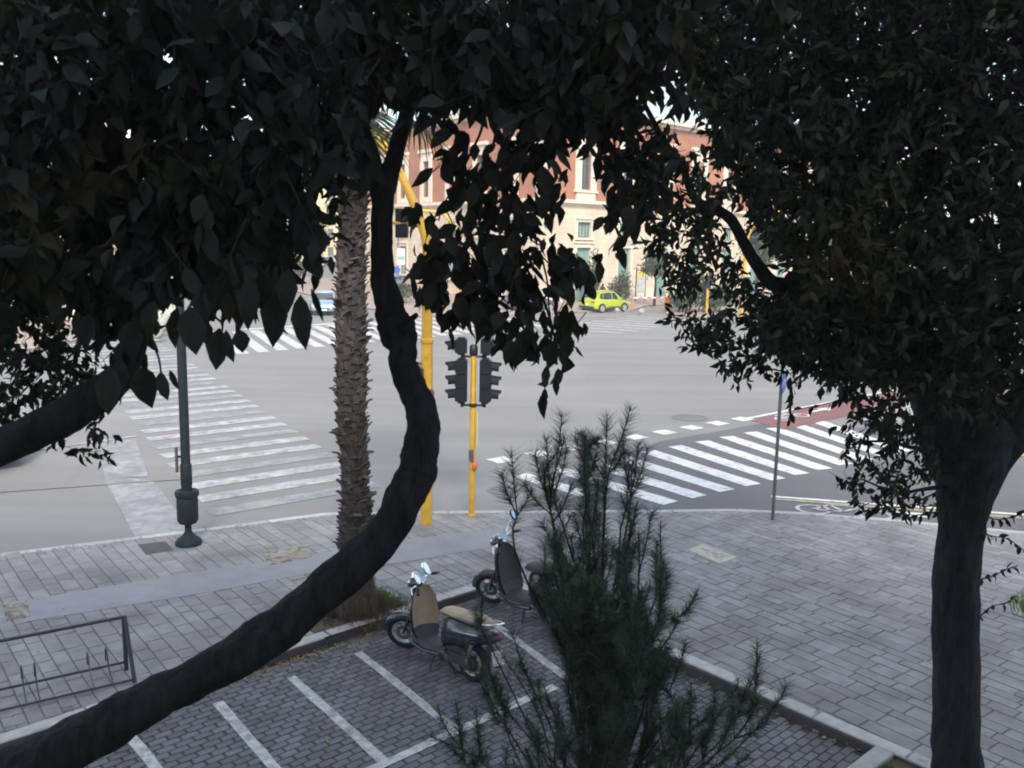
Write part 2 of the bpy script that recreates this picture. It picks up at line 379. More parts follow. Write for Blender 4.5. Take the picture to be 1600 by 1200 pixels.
def kerb_line(a, b, width, z, side, parent, step=1.0, drop=.2, name='kerb_stone'):
    """single stones end to end; the stone lies on the given side of the line a-b"""
    a = np.array(a, float); b = np.array(b, float); d = b-a; Ln = np.linalg.norm(d); d /= Ln; nrm = np.array([-d[1], d[0]])*side
    n = max(1, round(Ln/step))
    for i in range(n):
        p = a+d*(Ln*i/n+.006); q = a+d*(Ln*(i+1)/n-.006); w = nrm*width; zz = z+random.uniform(-.004, .004); c = .012
        top = [p+d*c+nrm*c, q-d*c+nrm*c, q-d*c+w-nrm*c, p+d*c+w-nrm*c]; bot = [p, q, q+w, p+w]
        if side < 0: top = top[::-1]; bot = bot[::-1]
        mb = MB(); mid = [(x, y, zz-c) for x, y in bot]
        mb.add([(x, y, z-drop) for x, y in bot]+mid+[(x, y, zz) for x, y in top],
               [(0, 1, 5, 4), (1, 2, 6, 5), (2, 3, 7, 6), (3, 0, 4, 7), (4, 5, 9, 8), (5, 6, 10, 9), (6, 7, 11, 10), (7, 4, 8, 11), (8, 9, 10, 11)], random.random())
        ob(name, mb, KERB, parent)
for i in range(1, len(OUT)-2): kerb_line(OUT[i], OUT[i+1], .16, SW+.004, -1, walk)
kerb_line(CN, np.array(CN)+LK*11, .19, SW+.004, -1, walk)
kerb_line(EC+RK*4.5, CN, .2, SW+.004, -1, walk)
kerb_line(EC+EK*.0+RK*.02, EC+EK*4, .2, SW+.006, 1, walk, .9)

def shaded_brown_strip(a, b, side, parent):
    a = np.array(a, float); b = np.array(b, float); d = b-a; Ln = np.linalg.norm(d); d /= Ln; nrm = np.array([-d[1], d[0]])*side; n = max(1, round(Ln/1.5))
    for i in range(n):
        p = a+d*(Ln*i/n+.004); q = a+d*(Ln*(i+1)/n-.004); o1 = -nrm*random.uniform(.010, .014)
        ob('shaded_brown_face', MB().prism([tuple(p), tuple(q), tuple(q+o1), tuple(p+o1)], 0, SW-.035), KERBD, parent)  # dark strip added on the upright side, shade and brown in its colour
shaded_brown_strip(CN, np.array(CN)+LK*11, -1, walk); shaded_brown_strip(EC, CN, -1, walk)
# paving slabs: rows run down towards the parking bay, random widths and lengths
dirv = np.array([.615, -.789]); nv = np.array([.789, .615])
strip_px = [(40, 938), (40, 972), (330, 925), (500, 893), (620, 880), (800, 850), (800, 822), (620, 846), (480, 868), (330, 890)]
STRIP_POLY = [xy(x, y, SW) for x, y in strip_px]
def quadp(*p): return [xy(x, y, SW) for x, y in p]
HOLES = {
 'patch1': quadp((4, 944), (42, 938), (48, 964), (10, 970)),
 'patch2': quadp((410, 862), (484, 850), (486, 872), (420, 884)),
 'iron': quadp((215, 851), (258, 846), (272, 860), (228, 867)),
 'plate': quadp((1075, 859), (1098, 850), (1152, 871), (1124, 881)),
}
palm_c = np.array([-2.10, 11.75])
PIT = [np.array(CN)+LK*1.55, np.array(CN)+LK*3.1, np.array(CN)+LK*3.1+np.array([-LK[1], LK[0]])*-1.35, np.array(CN)+LK*1.55+np.array([-LK[1], LK[0]])*-1.35]
PIT = [tuple(p) for p in PIT]
BED2 = [xy(1583, 960, SW), xy(1578, 940, SW), xy(1600, 925, SW), xy(1720, 905, SW), xy(1800, 960, SW), xy(1650, 985, SW)]
INNER = WALK
SUNK = list(HOLES.values())+[STRIP_POLY, BED2]
cands = []
u = -22.
while u < 24:
    w = random.choice([.16, .18, .20, .23, .27]); v = -26-random.random()
    while v < 14:
        l = random.choice([.24, .32, .40, .48, .60]); c = nv*(u+w/2)+dirv*(v+l/2)
        if not (-9.5 < c[0] < 12.5 and 5 < c[1] < 17.4): v += l; continue
        X, Y, dd = PX((c[0], c[1], SW))
        if -150 < X < 1750 and 600 < Y < 1330:
            def fit(u0, u1, v0, v1):
                return all(inpoly(nv*a+dirv*b, INNER) for a in (u0, u1) for b in (v0, v1))
            def buried(u0, u1, v0, v1):
                P4 = [nv*a+dirv*b for a in (u0, u1) for b in (v0, v1)]
                return any(all(inpoly(p, h) for p in P4) for h in SUNK) or inpoly(nv*(u0+u1)/2+dirv*(v0+v1)/2, PIT)
            if fit(u, u+w, v, v+l): bits = [(u, u+w, v, v+l)]
            else:
                bits = [(u+w*i/2, u+w*(i+1)/2, v+l*j/4, v+l*(j+1)/4) for i in range(2) for j in range(4)]
                bits = [t for t in bits if fit(*t)]
            for (u0, u1, v0, v1) in bits:
                if buried(u0, u1, v0, v1): continue
                g = .006; q = [nv*(u0+g)+dirv*(v0+g), nv*(u1-g)+dirv*(v0+g), nv*(u1-g)+dirv*(v1-g), nv*(u0+g)+dirv*(v1-g)]
                vis = (-20 < X < 1620 and Y < 1210)
                cands.append(((u1-u0)*(v1-v0)/dd**2 if vis else 0, q, sum(q)/4))
        v += l
    u += w
cands.sort(key=lambda t: -t[0])
rest = MB()
def slab_geo(mb, q, z):
    c = .007; ctr = sum(q)/4; t = random.random(); tl = [random.uniform(-.003, .003) for _ in q]
    top = [p+(ctr-p)/np.linalg.norm(ctr-p)*c*1.4 for p in q]
    vs = [(p[0], p[1], z-.02) for p in q]+[(p[0], p[1], z-c+tl[i]) for i, p in enumerate(q)]+[(p[0], p[1], z+tl[i]) for i, p in enumerate(top)]
    f = [(0, 1, 5, 4), (1, 2, 6, 5), (2, 3, 7, 6), (3, 0, 4, 7), (4, 5, 9, 8), (5, 6, 10, 9), (6, 7, 11, 10), (7, 4, 8, 11), (8, 9, 10, 11)]
    return mb.add(vs, f, t)
for i, (s_, q, c) in enumerate(cands):
    if i < 290 and s_ > 0: ob('paving_slab', slab_geo(MB(), q, SW), SLAB, walk)
    else: slab_geo(rest, q, SW)
ob('paving_slab', rest, SLAB, walk, kind='stuff')
ob('concrete_strip', MB().prism(STRIP_POLY, SW-.03, SW+.005), STRIP, walk)
ob('broken_patch', MB().prism(HOLES['patch1'], SW-.03, SW+.008), TAN, walk)
ob('concrete_patch', MB().prism(HOLES['patch2'], SW-.03, SW+.008), TAN, walk)
cc = np.mean(HOLES['patch2'], axis=0)
lid = MB().lathe([(.20, 0), (.20, .006), (.17, .006), (.17, .002), (.001, .003)], 20, (cc[0]+.2, cc[1]-.02, SW+.008))
ob('manhole_cover', lid, mat('weathered cover', (.26, .23, .18), .8, .2, 12.), walk)
def gridlid(name, poly, mt, parent, bars=7):
    mb = MB().prism(poly, SW-.03, SW+.005); P = [np.array(p) for p in poly]
    for k in range(1, bars):
        t = k/bars; a = P[0]*(1-t)+P[1]*t; b = P[3]*(1-t)+P[2]*t; d = b-a
        mid = (a+b)/2; mb.box((mid[0], mid[1], SW+.006), (np.linalg.norm(d)*.9, .02, .006), math.atan2(d[1], d[0]))
    return ob(name, mb, mt, parent)
gridlid('drain_cover', HOLES['iron'], mat('rusty iron lid', (.085, .075, .072), .8, .25, 14.), walk)
pl = ob('access_plate', MB().prism(HOLES['plate'], SW-.03, SW+.006), mat('pale access plate', (.42, .40, .32), .7, .1, 8.), walk)
mb = MB(); P = [np.array(p) for p in HOLES['plate']]; e1 = P[3]-P[0]; e2 = P[2]-P[3]; e1n = e1/np.linalg.norm(e1); ang = math.atan2(*(P[2]-P[1])[::-1])
for k in range(16):                       # worn cast lettering, no longer legible
    for j in range(3):
        if random.random() < (.75 if j == 1 else .45):
            p = P[1]+(P[2]-P[1])*(.18+.042*k)+(P[0]-P[1])*(.25+.2*j)
            mb.box((p[0], p[1], SW+.007), (.022, random.choice([.03, .05]), .003), ang)
ob('cast_lettering', mb, mat('worn lettering', (.2, .18, .15), .8, .1, 8.), pl)

# setts in the parking bay
sv = MB(); kd = -LK; kn = np.array([-kd[1], kd[0]])
row = 0; b = -9.
while b < 1.0:
    a = -6.+(row % 2)*.1
    while a < 13:
        c = np.array(CN)-kd*a+kn*b
        X, Y, dd = PX((c[0], c[1], 0))
        if -60 < X < 1500 and 850 < Y < 1300:
            q = [c+kd*s1*.093+kn*s2*.046 for s1, s2 in ((-1, -1), (1, -1), (1, 1), (-1, 1))]
            if all(inpoly(p, PARK) for p in q):
                z = .018+random.uniform(-.002, .002); cx = .007
                top = [p+(c-p)*.09 for p in q]
                sv.add([(p[0], p[1], .004) for p in q]+[(p[0], p[1], z) for p in top], [(0, 1, 5, 4), (1, 2, 6, 5), (2, 3, 7, 6), (3, 0, 4, 7), (4, 5, 6, 7)], random.random())
        a += .2
    b += .1; row += 1
ob('sett', sv, SETT, park, kind='stuff')
def band(p, q, w, z, mt, parent, name, jag=.0):
    p = np.array(p[:2]); q = np.array(q[:2]); d = (q-p); Ln = np.linalg.norm(d); d /= Ln; n = np.array([-d[1], d[0]])*w/2
    k = max(1, int(Ln/.25)) if jag else 1; l = []; r = []
    for i in range(k+1):
        c = p+d*Ln*i/k; l.append(c+n*(1+random.uniform(-jag, jag))); r.append(c-n*(1+random.uniform(-jag, jag)))
    mb = MB(); mb.add([(x[0], x[1], z) for x in l]+[(x[0], x[1], z) for x in r], [(i+k+1, i+k+2, i+1, i) for i in range(k)])
    return ob(name, mb, mt, parent)
ZP = .023
for a_, b_ in (((560, 1022), (708, 1140)), ((455, 1060), (602, 1195)), ((340, 1100), (440, 1215)), ((205, 1155), (262, 1225)), ((770, 975), (890, 1065))):
    band(xy(*a_), xy(*b_), .115, ZP, PAINTP, park, 'stall_line', .12)
e0 = np.array(xy(602, 1196)); e1 = np.array(xy(765, 1122)); dd_ = (e1-e0)
band(e0-dd_*1.2, e1+dd_*.75, .12, ZP+.004, PAINTP, park, 'stall_line', .12)

# ------------------------------------------------------------------ road markings
def stripe_between(l, r, w, mt, name='zebra_stripe', z=.009):
    l = np.array(l[:2]); r = np.array(r[:2]); band(l, r, w, z, mt, road, name, .05)
# right crossing: ends measured on the photographed ground
zl = [(812, 741), (868, 730), (925, 719), (1010, 704), (1053, 696), (1095, 688), (1135, 681), (1173, 675), (1208, 669), (1240, 663), (1272, 657)]
zr = [(1045, 788), (1052, 787), (1102, 776), (1152, 765), (1200, 755), (1242, 747), (1285, 739), (1320, 730), (1350, 719), (1385, 709), (1420, 698)]
A0, A1 = np.array(xy(812, 742)), np.array(xy(1272, 657)); B0, B1 = np.array(xy(1000, 797)), np.array(xy(1415, 706))
NS = 12
for i in range(NS):
    t = i/(NS-1); l = A0+(A1-A0)*t; r = B0+(B1-B0)*t
    if i == 0: r = l+(r-l)*.62
    stripe_between(l, r, .46, PAINT)
# dashes of the cycle crossing
d0, d1 = np.array(xy(783, 719)), np.array(xy(1160, 655)); dn = 9; e = (d1-d0)/np.linalg.norm(d1-d0)
for i in range(dn):
    c = d0+(d1-d0)*i/(dn-1); band(c-e*.27, c+e*.27, .5, .009, PAINT, road, 'lane_dash', .04)
# left crossing, worn
RA, RB = np.array(xy(366, 611)), np.array(xy(591, 757)); LA, LB = np.array(xy(201, 648)), np.array(xy(327, 802))
nl = np.linalg.norm(RB-RA); stp = (RB-RA)/13
ls = (LB-LA)/(13)
lz = [(591, 757, 327, 802), (487, 690, 258, 719), (449, 664, 233, 687), (366, 611, 201, 648)]
# fit both end lines as functions of the stripe index (index 0 = nearest)
for i in range(-1, 34):
    rr = RB-stp*i; ll = LB+(np.array(xy(258, 719))-LB)*i/4.6
    if i < 0: continue
    stripe_between(ll, rr, .5, PAINTW if i % 3 else PAINTV)
# faded block left of the crossing
blk = [xy(160, 742), xy(240, 752), xy(300, 830), xy(212, 842)]
ob('worn_marking', MB().sheet(blk, .008), PAINTV, road)
blk = [xy(150, 690), xy(212, 688), xy(232, 745), xy(165, 748)]
ob('worn_marking', MB().sheet(blk, .012), PAINTV, road)
band(xy(-40, 772), xy(300, 748), .09, .016, paint_mat('faded yellow paint', (.27, .25, .18), (.215, .215, .215), .42, .7), road, 'lane_line', .1)
band(xy(40, 706), xy(214, 682), .10, .016, PAINTW, road, 'lane_line', .1)
# far crossings
def far_zebra(a, b, sv_, n, w, mt):
    a = np.array(a); b = np.array(b); sv_ = np.array(sv_)
    for i in range(n):
        c = a+(b-a)*i/(n-1); stripe_between(c-sv_/2, c+sv_/2, w, mt)
fa, fb = np.array(xy(360, 535)), np.array(xy(800, 500)); sdv = np.array(xy(500, 545))-np.array(xy(440, 512))
far_zebra(fa, fb, sdv*.9, 21, .55, paint_mat('dusty road paint', (.58, .57, .56), (.22, .22, .21), .30, .52))
fa, fb = np.array(xy(905, 516)), np.array(xy(1040, 498)); far_zebra(fa, fb, np.array(xy(1060, 513))-np.array(xy(930, 505)), 8, .6, PAINTW)
band(xy(380, 515), xy(545, 504), .5, .009, PAINT, road, 'stop_line', .05)
# red cycle lane with arrow and bicycle
ln = [xy(1172, 657), xy(1335, 622), xy(1400, 612), xy(1420, 640), xy(1335, 648), xy(1225, 672)]
ob('cycle_lane', MB().sheet(ln, .010), LANE, road)
band(xy(1165, 655), xy(1400, 609), .16, .016, PAINT, road, 'lane_line', .05)
def decal(polys, o, ax, ay, mt, name, z):
    """flat road symbol: polys in metres along ax (forward) and ay"""
    mb = MB()
    for p in polys:
        pts = [np.array(o)+ax*a+ay*b_ for a, b_ in p]; mb.sheet([tuple(q) for q in pts], z)
    return ob(name, mb, mt, road)
def ringp(cx, cy, r0, r1, n=14):
    o = []
    for i in range(n):
        a, b_ = 2*math.pi*i/n, 2*math.pi*(i+1)/n
        o.append([(cx+r0*math.cos(a), cy+r0*math.sin(a)), (cx+r1*math.cos(a), cy+r1*math.sin(a)), (cx+r1*math.cos(b_), cy+r1*math.sin(b_)), (cx+r0*math.cos(b_), cy+r0*math.sin(b_))])
    return o
def seg(a, b_, w):
    d = np.array(b_)-np.array(a); d /= np.linalg.norm(d); n = np.array([-d[1], d[0]])*w/2; a = np.array(a); b_ = np.array(b_)
    return [tuple(a+n), tuple(b_+n), tuple(b_-n), tuple(a-n)]
bike = ringp(-.5, 0, .24, .31)+ringp(.5, 0, .24, .31)+[seg((-.5, 0), (-.2, .42), .07), seg((-.2, .42), (.32, .42), .07), seg((.5, 0), (.28, .55), .07), seg((-.2, .40), (.0, .02), .07), seg((0, .02), (.32, .40), .07), seg((-.5, 0), (0, .02), .07), seg((-.3, .5), (-.1, .5), .08), seg((.2, .58), (.36, .6), .08)]
arrow = [[(0, -.09), (.85, -.09), (.85, .09), (0, .09)], [(.85, -.3), (1.55, 0), (.85, .3)]]
ax = np.array(xy(1300, 635))-np.array(xy(1215, 652)); ax /= np.linalg.norm(ax); ay = np.array([-ax[1], ax[0]])
decal([[(a*1.0, b_*.85) for a, b_ in p] for p in bike], xy(1238, 652), ax, ay, PAINT, 'bicycle_symbol', .015)
decal([[(a, b_*.8) for a, b_ in p] for p in arrow], xy(1263, 645), ax, ay, PAINT, 'arrow_marking', .015)
# cycle lane beside the near kerb
k0, k1 = np.array(xy(1205, 776)), np.array(xy(1700, 812)); band(k0, k1, .12, .009, PAINT, road, 'lane_line', .05)
k0, k1 = np.array(xy(1207, 780)), np.array(xy(1700, 818)); band(k0, k1, .14, .013, PAINTY, road, 'lane_line', .05)
bx = np.array(xy(1420, 803))-np.array(xy(1260, 789)); bx /= np.linalg.norm(bx); by = np.array([-bx[1], bx[0]])
decal([[(a*1.15, b_*1.1) for a, b_ in p] for p in bike], xy(1318, 801), bx, by, PAINTW, 'bicycle_symbol', .018)
band(xy(1400, 803), xy(1450, 807), .3, .018, PAINT, road, 'worn_marking', .1)
# manhole in the road
mh = G(1078, 653); ob('manhole_cover', MB().lathe([(.55, 0), (.55, .008), (.5, .008), (.5, .005), (.001, .006)], 24, (mh[0], mh[1], .006)), mat('road manhole', (.15, .148, .145), .7, .2, 12.), road)
mh = G(785, 767); ob('manhole_cover', MB().lathe([(.32, 0), (.32, .008), (.28, .008), (.28, .005), (.001, .006)], 24, (mh[0], mh[1], .004)), mat('road manhole2', (.16, .158, .158), .7, .2, 12.), road)

# ------------------------------------------------------------------ far pavements and islands
def island(px_poly, name, label_parent=None, h=.13, mt=FPAVE, xyp=None):
    poly = xyp or [xy(*p) for p in px_poly]
    o = ob(name, MB().prism(poly, -.05, h), mt, kind='structure')
    n = len(poly)
    a = sum(poly[i][0]*poly[(i+1) % n][1]-poly[(i+1) % n][0]*poly[i][1] for i in range(n)); sd = 1 if a > 0 else -1
    for i in range(n):
        p, q = np.array(poly[i]), np.array(poly[(i+1) % n])
        if min(p[1], q[1]) < 95 and np.linalg.norm(p-q) < 60: kerb_line(p, q, .2, h+.005, sd, o, max(1.2, np.linalg.norm(p-q)/14))
    return o
bc = np.array([2.07, 75.2]); uR = np.array([.7071, .7071]); uL = np.array([-.563, .826])
fp = [tuple(bc+uL*60-np.array([7, 3])), xy(560, 480), xy(640, 496), xy(790, 494), xy(905, 489), xy(985, 487), xy(1010, 479), tuple(bc+uR*70+np.array([4, -9])), tuple(bc+uR*72), tuple(bc+(0, 1)), tuple(bc+uL*60)]
farwalk = island(None, 'far_pavement', xyp=fp)
isl = island([(1040, 492), (1046, 484), (1120, 480), (1240, 484), (1230, 500), (1110, 500)], 'traffic_island')
isl2 = island([(1330, 652), (1366, 640), (1520, 640), (1560, 672), (1480, 690), (1372, 676)], 'kerbed_island', mt=mat('grey island paving', (.3, .29, .28), .85, .12, 3.))
lwalk = island([(-500, 560), (60, 548), (180, 520), (255, 522), (275, 470), (440, 436), (430, 420), (-600, 440)], 'left_pavement')
# right-hand yellow kerb far beyond the trunk
kb = tag(ob('painted_kerb', MB().box((*(np.array(xy(1640, 712))), .07), (3.2, .3, .14), R(-6)), mat('yellow kerb paint', (.6, .42, .08), .6, .15, 5.)), 'short length of yellow painted kerb on the road right of the thick trunk', 'kerb')

# ------------------------------------------------------------------ buildings
def wall_mesh(org, u, z0, z1, length, holes, thick):
    """wall sheet with real openings and reveals; u is the horizontal direction, the outside is to the right of u"""
    u = np.array(u); n = np.array([u[1], -u[0]]); org = np.array(org)
    us = sorted({0., length, *[h[0] for h in holes], *[h[1] for h in holes]}); zs = sorted({z0, z1, *[h[2] for h in holes], *[h[3] for h in holes]})
    us = [a for a in us if 0 <= a <= length]; zs = [z for z in zs if z0 <= z <= z1]
    mb = MB(); mb.uv = []
    def quad(pts, uvs): mb.add(pts, [(0, 1, 2, 3)]); mb.uv.extend(uvs)
    def pt(a, z, d=0.): p = org+u*a-n*d; return (p[0], p[1], z)
    for i in range(len(us)-1):
        for j in range(len(zs)-1):
            a, b_, c, d = us[i], us[i+1], zs[j], zs[j+1]; mu, mz = (a+b_)/2, (c+d)/2
            if any(h[0] < mu < h[1] and h[2] < mz < h[3] for h in holes): continue
            quad([pt(a, c), pt(b_, c), pt(b_, d), pt(a, d)], [(a, c), (b_, c), (b_, d), (a, d)])
    for a, b_, c, d in holes:
        if c < z0-.01 or d > z1+.01: continue
        for p, q in (((a, c), (a, d)), ((a, d), (b_, d)), ((b_, d), (b_, c)), ((b_, c), (a, c))):
            quad([pt(*p), pt(*q), pt(*q, thick), pt(*p, thick)], [(p[0], p[1]), (q[0], q[1]), (q[0]+thick, q[1]), (p[0]+thick, p[1])])
    return mb
def boxuv(mb, org, u, a0, a1, z0, z1, d0, d1):
    """box on a wall: a along, z up, d outward"""
    u = np.array(u); n = np.array([u[1], -u[0]]); org = np.array(org)
    P = [org+u*a+n*d for a, d in ((a0, d0), (a1, d0), (a1, d1), (a0, d1))]
    return mb.add([(p[0], p[1], z0) for p in P]+[(p[0], p[1], z1) for p in P], [(0, 1, 2, 3), (7, 6, 5, 4), (0, 4, 5, 1), (1, 5, 6, 2), (2, 6, 7, 3), (3, 7, 4, 0)])
def window(parent, org, u, h, mull=2, trans=None, blind=None, surround=.28, sill=True, door=False):
    a, b_, c, d = h
    f = MB(); t = .09
    for (p, q, r, s) in ((a, a+t, c, d), (b_-t, b_, c, d), (a+t, b_-t, d-t, d), (a+t, b_-t, c, c+t)): boxuv(f, org, u, p, q, r, s, -.30, -.20)
    for k in range(1, mull): x = a+(b_-a)*k/mull; boxuv(f, org, u, x-.035, x+.035, c+t, d-t, -.295, -.21)
    if trans: boxuv(f, org, u, a+t, b_-t, c+(d-c)*trans-.05, c+(d-c)*trans+.05, -.29, -.19)
    fo = ob('window' if not door else 'door', f, SHUT if door else FRAMEM, parent)
    g = MB(); boxuv(g, org, u, a+t, b_-t, c+t, d-t, -.27, -.25)
    ob('door_panel' if door else 'pane', g, SHUT if (door or blind) else GLASS, fo)
    if blind and not door:
        pass
    if door:
        k = MB(); w = b_-a
        for i in range(2):
            for (z0, z1) in ((c+.2, c+(d-c)*.36), (c+(d-c)*.40, c+(d-c)*.64), (c+(d-c)*.72, d-.25)):
                boxuv(k, org, u, a+w*i/2+.18, a+w*(i+1)/2-.18, z0, z1, -.25, -.225)
        ob('panel_moulding', k, mat('sea green moulding', (.165, .285, .25), .55, .1, 2.), fo)
    if surround:
        s_ = MB(); w = surround
        boxuv(s_, org, u, a-w, a, c, d+w*1.2, -.02, .08); boxuv(s_, org, u, b_, b_+w, c, d+w*1.2, -.02, .08); boxuv(s_, org, u, a, b_, d, d+w*1.2, -.02, .08)
        boxuv(s_, org, u, a-w*1.4, b_+w*1.4, d+w*1.2, d+w*1.2+.16, -.02, .2)
        ob('window_surround' if not door else 'door_surround', s_, TRIM, parent)
    if sill:
        s_ = MB(); boxuv(s_, org, u, a-.3, b_+.3, c-.2, c, -.02, .22); ob('sill', s_, TRIM, parent)

pal = thing('palazzo', (2.07, 75.2, 0), 0, 'big corner building of red brick over pale stone with sea green doors across the junction', 'building')
ZC, ZT = 8.2, 15.7
# right wing: runs from the corner towards the right and away
LR = 70.; orgR = bc; uRt = tuple(uR)
baysR = [5.4+5.6*k for k in range(11)]
holes_low, holes_up = [], []
for c in baysR:
    holes_low += [(c-.9, c+.9, .13, 4.7), (c-.85, c+.85, 5.55, 6.85)]
    holes_up += [(c-.62, c+.62, 9.6, 12.4)]
def with_uv(name, mb, mt, parent):
    return ob(name, mb, mt, parent)
with_uv('stone_wall', wall_mesh(orgR, uRt, 0, ZC, LR, holes_low, .35), STONE, pal)
with_uv('brick_wall', wall_mesh(orgR, uRt, ZC+.45, ZT, LR, holes_up, .35), BRICK, pal)
for c in baysR[:8]:
    window(pal, orgR, uRt, (c-.9, c+.9, .13, 4.7), door=True, mull=2, trans=.68, surround=.3, sill=False)
    window(pal, orgR, uRt, (c-.85, c+.85, 5.55, 6.85), mull=4, blind=True, surround=.2)
    window(pal, orgR, uRt, (c-.62, c+.62, 9.6, 12.4), mull=2, trans=.75, surround=0, sill=False)
    s_ = MB()
    for (p, q, z0, z1, d1) in ((c-1.35, c-.62, 9.3, 14.0, .12), (c+.62, c+1.35, 9.3, 14.0, .12), (c-.62, c+.62, 13.0, 14.0, .12), (c-1.5, c+1.5, 14.0, 14.3, .3), (c-1.2, c+1.2, ZC+.46, 9.3, .14), (c-1.45, c+1.45, 9.3, 9.5, .25)):
        boxuv(s_, orgR, uRt, p, q, z0, z1, -.02, d1)
    ob('window_surround', s_, TRIM, pal)
    s_ = MB(); boxuv(s_, orgR, uRt, c-.62, c+.62, 12.4, 13.0, -.02, .05); ob('window_panel', s_, BRICK if False else mat('terracotta panel', (.33, .15, .09), .8, .1, 3.), pal)
# left wing
orgL = bc+uL*34.; uLt = tuple(-uL); LLn = 34.
baysL = [34-4.4-4.9*k for k in range(6)]
hl = []; hu = []
for c in baysL: hl += [(c-.8, c+.8, 1.6, 4.4), (c-.7, c+.7, 5.55, 6.85)]; hu += [(c-.55, c+.55, 9.2, 12.6)]
with_uv('stone_wall', wall_mesh(orgL, uLt, 0, ZC, LLn, hl, .35), STONE, pal)
with_uv('brick_wall', wall_mesh(orgL, uLt, ZC+.45, ZT, LLn, hu, .35), BRICK, pal)
for c in baysL:
    window(pal, orgL, uLt, (c-.8, c+.8, 1.6, 4.4), mull=2, trans=.6, blind=True, surround=.25)
    window(pal, orgL, uLt, (c-.7, c+.7, 5.55, 6.85), mull=3, surround=.2)
    window(pal, orgL, uLt, (c-.55, c+.55, 9.2, 12.6), mull=1, trans=.75, surround=0, sill=False)
    s_ = MB()
    for (p, q, z0, z1, d1) in ((c-1.15, c-.55, 8.7, 13.4, .12), (c+.55, c+1.15, 8.7, 13.4, .12), (c-.55, c+.55, 12.6, 13.4, .12), (c-1.3, c+1.3, 13.4, 13.7, .3), (c-.55, c+.55, 8.7, 9.2, .14)):
        boxuv(s_, orgL, uLt, p, q, z0, z1, -.02, d1)
    ob('window_surround', s_, TRIM, pal)
cor = MB()
for org, u_, ln_ in ((orgR, uRt, LR), (orgL, uLt, LLn)):
    e0 = .62 if u_ is uRt else 0.; e1_ = 0. if u_ is uRt else .0
    boxuv(cor, org, u_, 0, ln_, ZC, ZC+.16, -.1, .16); boxuv(cor, org, u_, 0, ln_, ZC+.16, ZC+.45, -.1, .42)
ob('string_cornice', cor, TRIM, pal)
cor = MB()
for org, u_, ln_ in ((orgR, uRt, LR), (orgL, uLt, LLn)):
    boxuv(cor, org, u_, 0, ln_, ZT, ZT+.25, -.3, .2); boxuv(cor, org, u_, 0, ln_, ZT+.25, ZT+.7, -.3, .65)
ob('roof_cornice', cor, TRIM, pal)
q = MB()
for k in range(9):
    w = .9 if k % 2 else .6
    boxuv(q, orgR, uRt, -.06, w, ZC+.5+k*.8, ZC+.5+k*.8+.74, -.05, .07); boxuv(q, orgL, uLt, LLn-w, LLn+.0, ZC+.5+k*.8, ZC+.5+k*.8+.74, -.05, .065)
ob('corner_quoin', q, TRIM, pal)
pl_ = MB(); boxuv(pl_, orgR, uRt, 0, LR, 0, .0+.001, 0, .01)
for i in range(len(baysR)):
    a = 0 if i == 0 else baysR[i-1]+1.22; b_ = baysR[i]-1.22; boxuv(pl_, orgR, uRt, a, b_, .10, 1.0, -.02, .10)
ob('plinth', pl_, TRIM, pal)
core = MB(); back = bc+np.array([6, 46])
fpoly = [tuple(bc+uR*.4+uL*.4), tuple(bc+uR*(LR-.2)+uL*.4), tuple(bc+uR*(LR-.2)+uL*18), tuple(bc+uR*20+uL*20), tuple(bc+uR*18+uL*33.8), tuple(bc+uR*.4+uL*33.8)]
core.prism(fpoly, 0, ZT+.4); ob('roof', core, ROOFM, pal)
# notice board on the facade
nb = MB(); boxuv(nb, orgR, uRt, 1.6, 3.6, 1.3, 2.9, .02, .08); ob('notice_board', nb, WHITE, pal)

def simple_block(name, poly, h, mt, label, floors, wins=True, roofmt=ROOFM, wcol=FRAMEM, facemax=200, band_every=True):
    c = np.mean(poly, axis=0); t = thing(name, (c[0], c[1], 0), 0, label, 'building')
    n = len(poly); ar = sum(poly[i][0]*poly[(i+1) % n][1]-poly[(i+1) % n][0]*poly[i][1] for i in range(n))
    if ar > 0: poly = poly
    else: poly = poly[::-1]
    for i in range(n):
        p, q_ = np.array(poly[i], float), np.array(poly[(i+1) % n], float); d = q_-p; Ln = np.linalg.norm(d); u_ = d/Ln
        nn = np.array([u_[1], -u_[0]])
        if nn @ (np.array([0, 0])-(p+q_)/2) < 0:
            ob('wall', wall_mesh(p, tuple(u_), 0, h, Ln, [], .2), mt, t); continue
        hs = []; nb_ = max(1, int(Ln/4.2)); fh = h/floors
        if wins:
            for a in range(nb_):
                for f in range(floors):
                    cx = Ln*(a+.5)/nb_; hs.append((cx-.6, cx+.6, f*fh+fh*.28, f*fh+fh*.8))
        ob('wall', wall_mesh(p, tuple(u_), 0, h, Ln, hs, .3), mt, t)
        for hh in hs[:60]:
            g = MB(); boxuv(g, p, u_, hh[0], hh[1], hh[2], hh[3], -.3, -.22); fo = ob('window', g, wcol, t)
        if band_every:
            bm_ = MB()
            for f in range(1, floors): boxuv(bm_, p, u_, 0, Ln, f*fh-.12, f*fh+.12, -.05, .12)
            boxuv(bm_, p, u_, -.2, Ln+.2, h-.3, h+.2, -.1, .5); ob('cornice', bm_, TRIM, t)
    ob('roof', MB().prism([tuple(np.array(p)*.999+c*.001) for p in poly], h-.2, h+.05), roofmt, t)
    return t
simple_block('apartment_block', [(-62, 190), (-28, 196), (-24, 225), (-58, 220)], 19, CREAM, 'yellow apartment block at the far end of the boulevard', 5)
simple_block('apartment_block', [(-70, 78), (-52, 120), (-66, 130), (-86, 88)], 17, PALE, 'pale apartment block behind the trees on the left side of the boulevard', 5)
simple_block('apartment_block', [(-58, 128), (-48, 180), (-62, 184), (-72, 134)], 16, CREAM, 'cream apartment block in the middle of the boulevard row', 4)
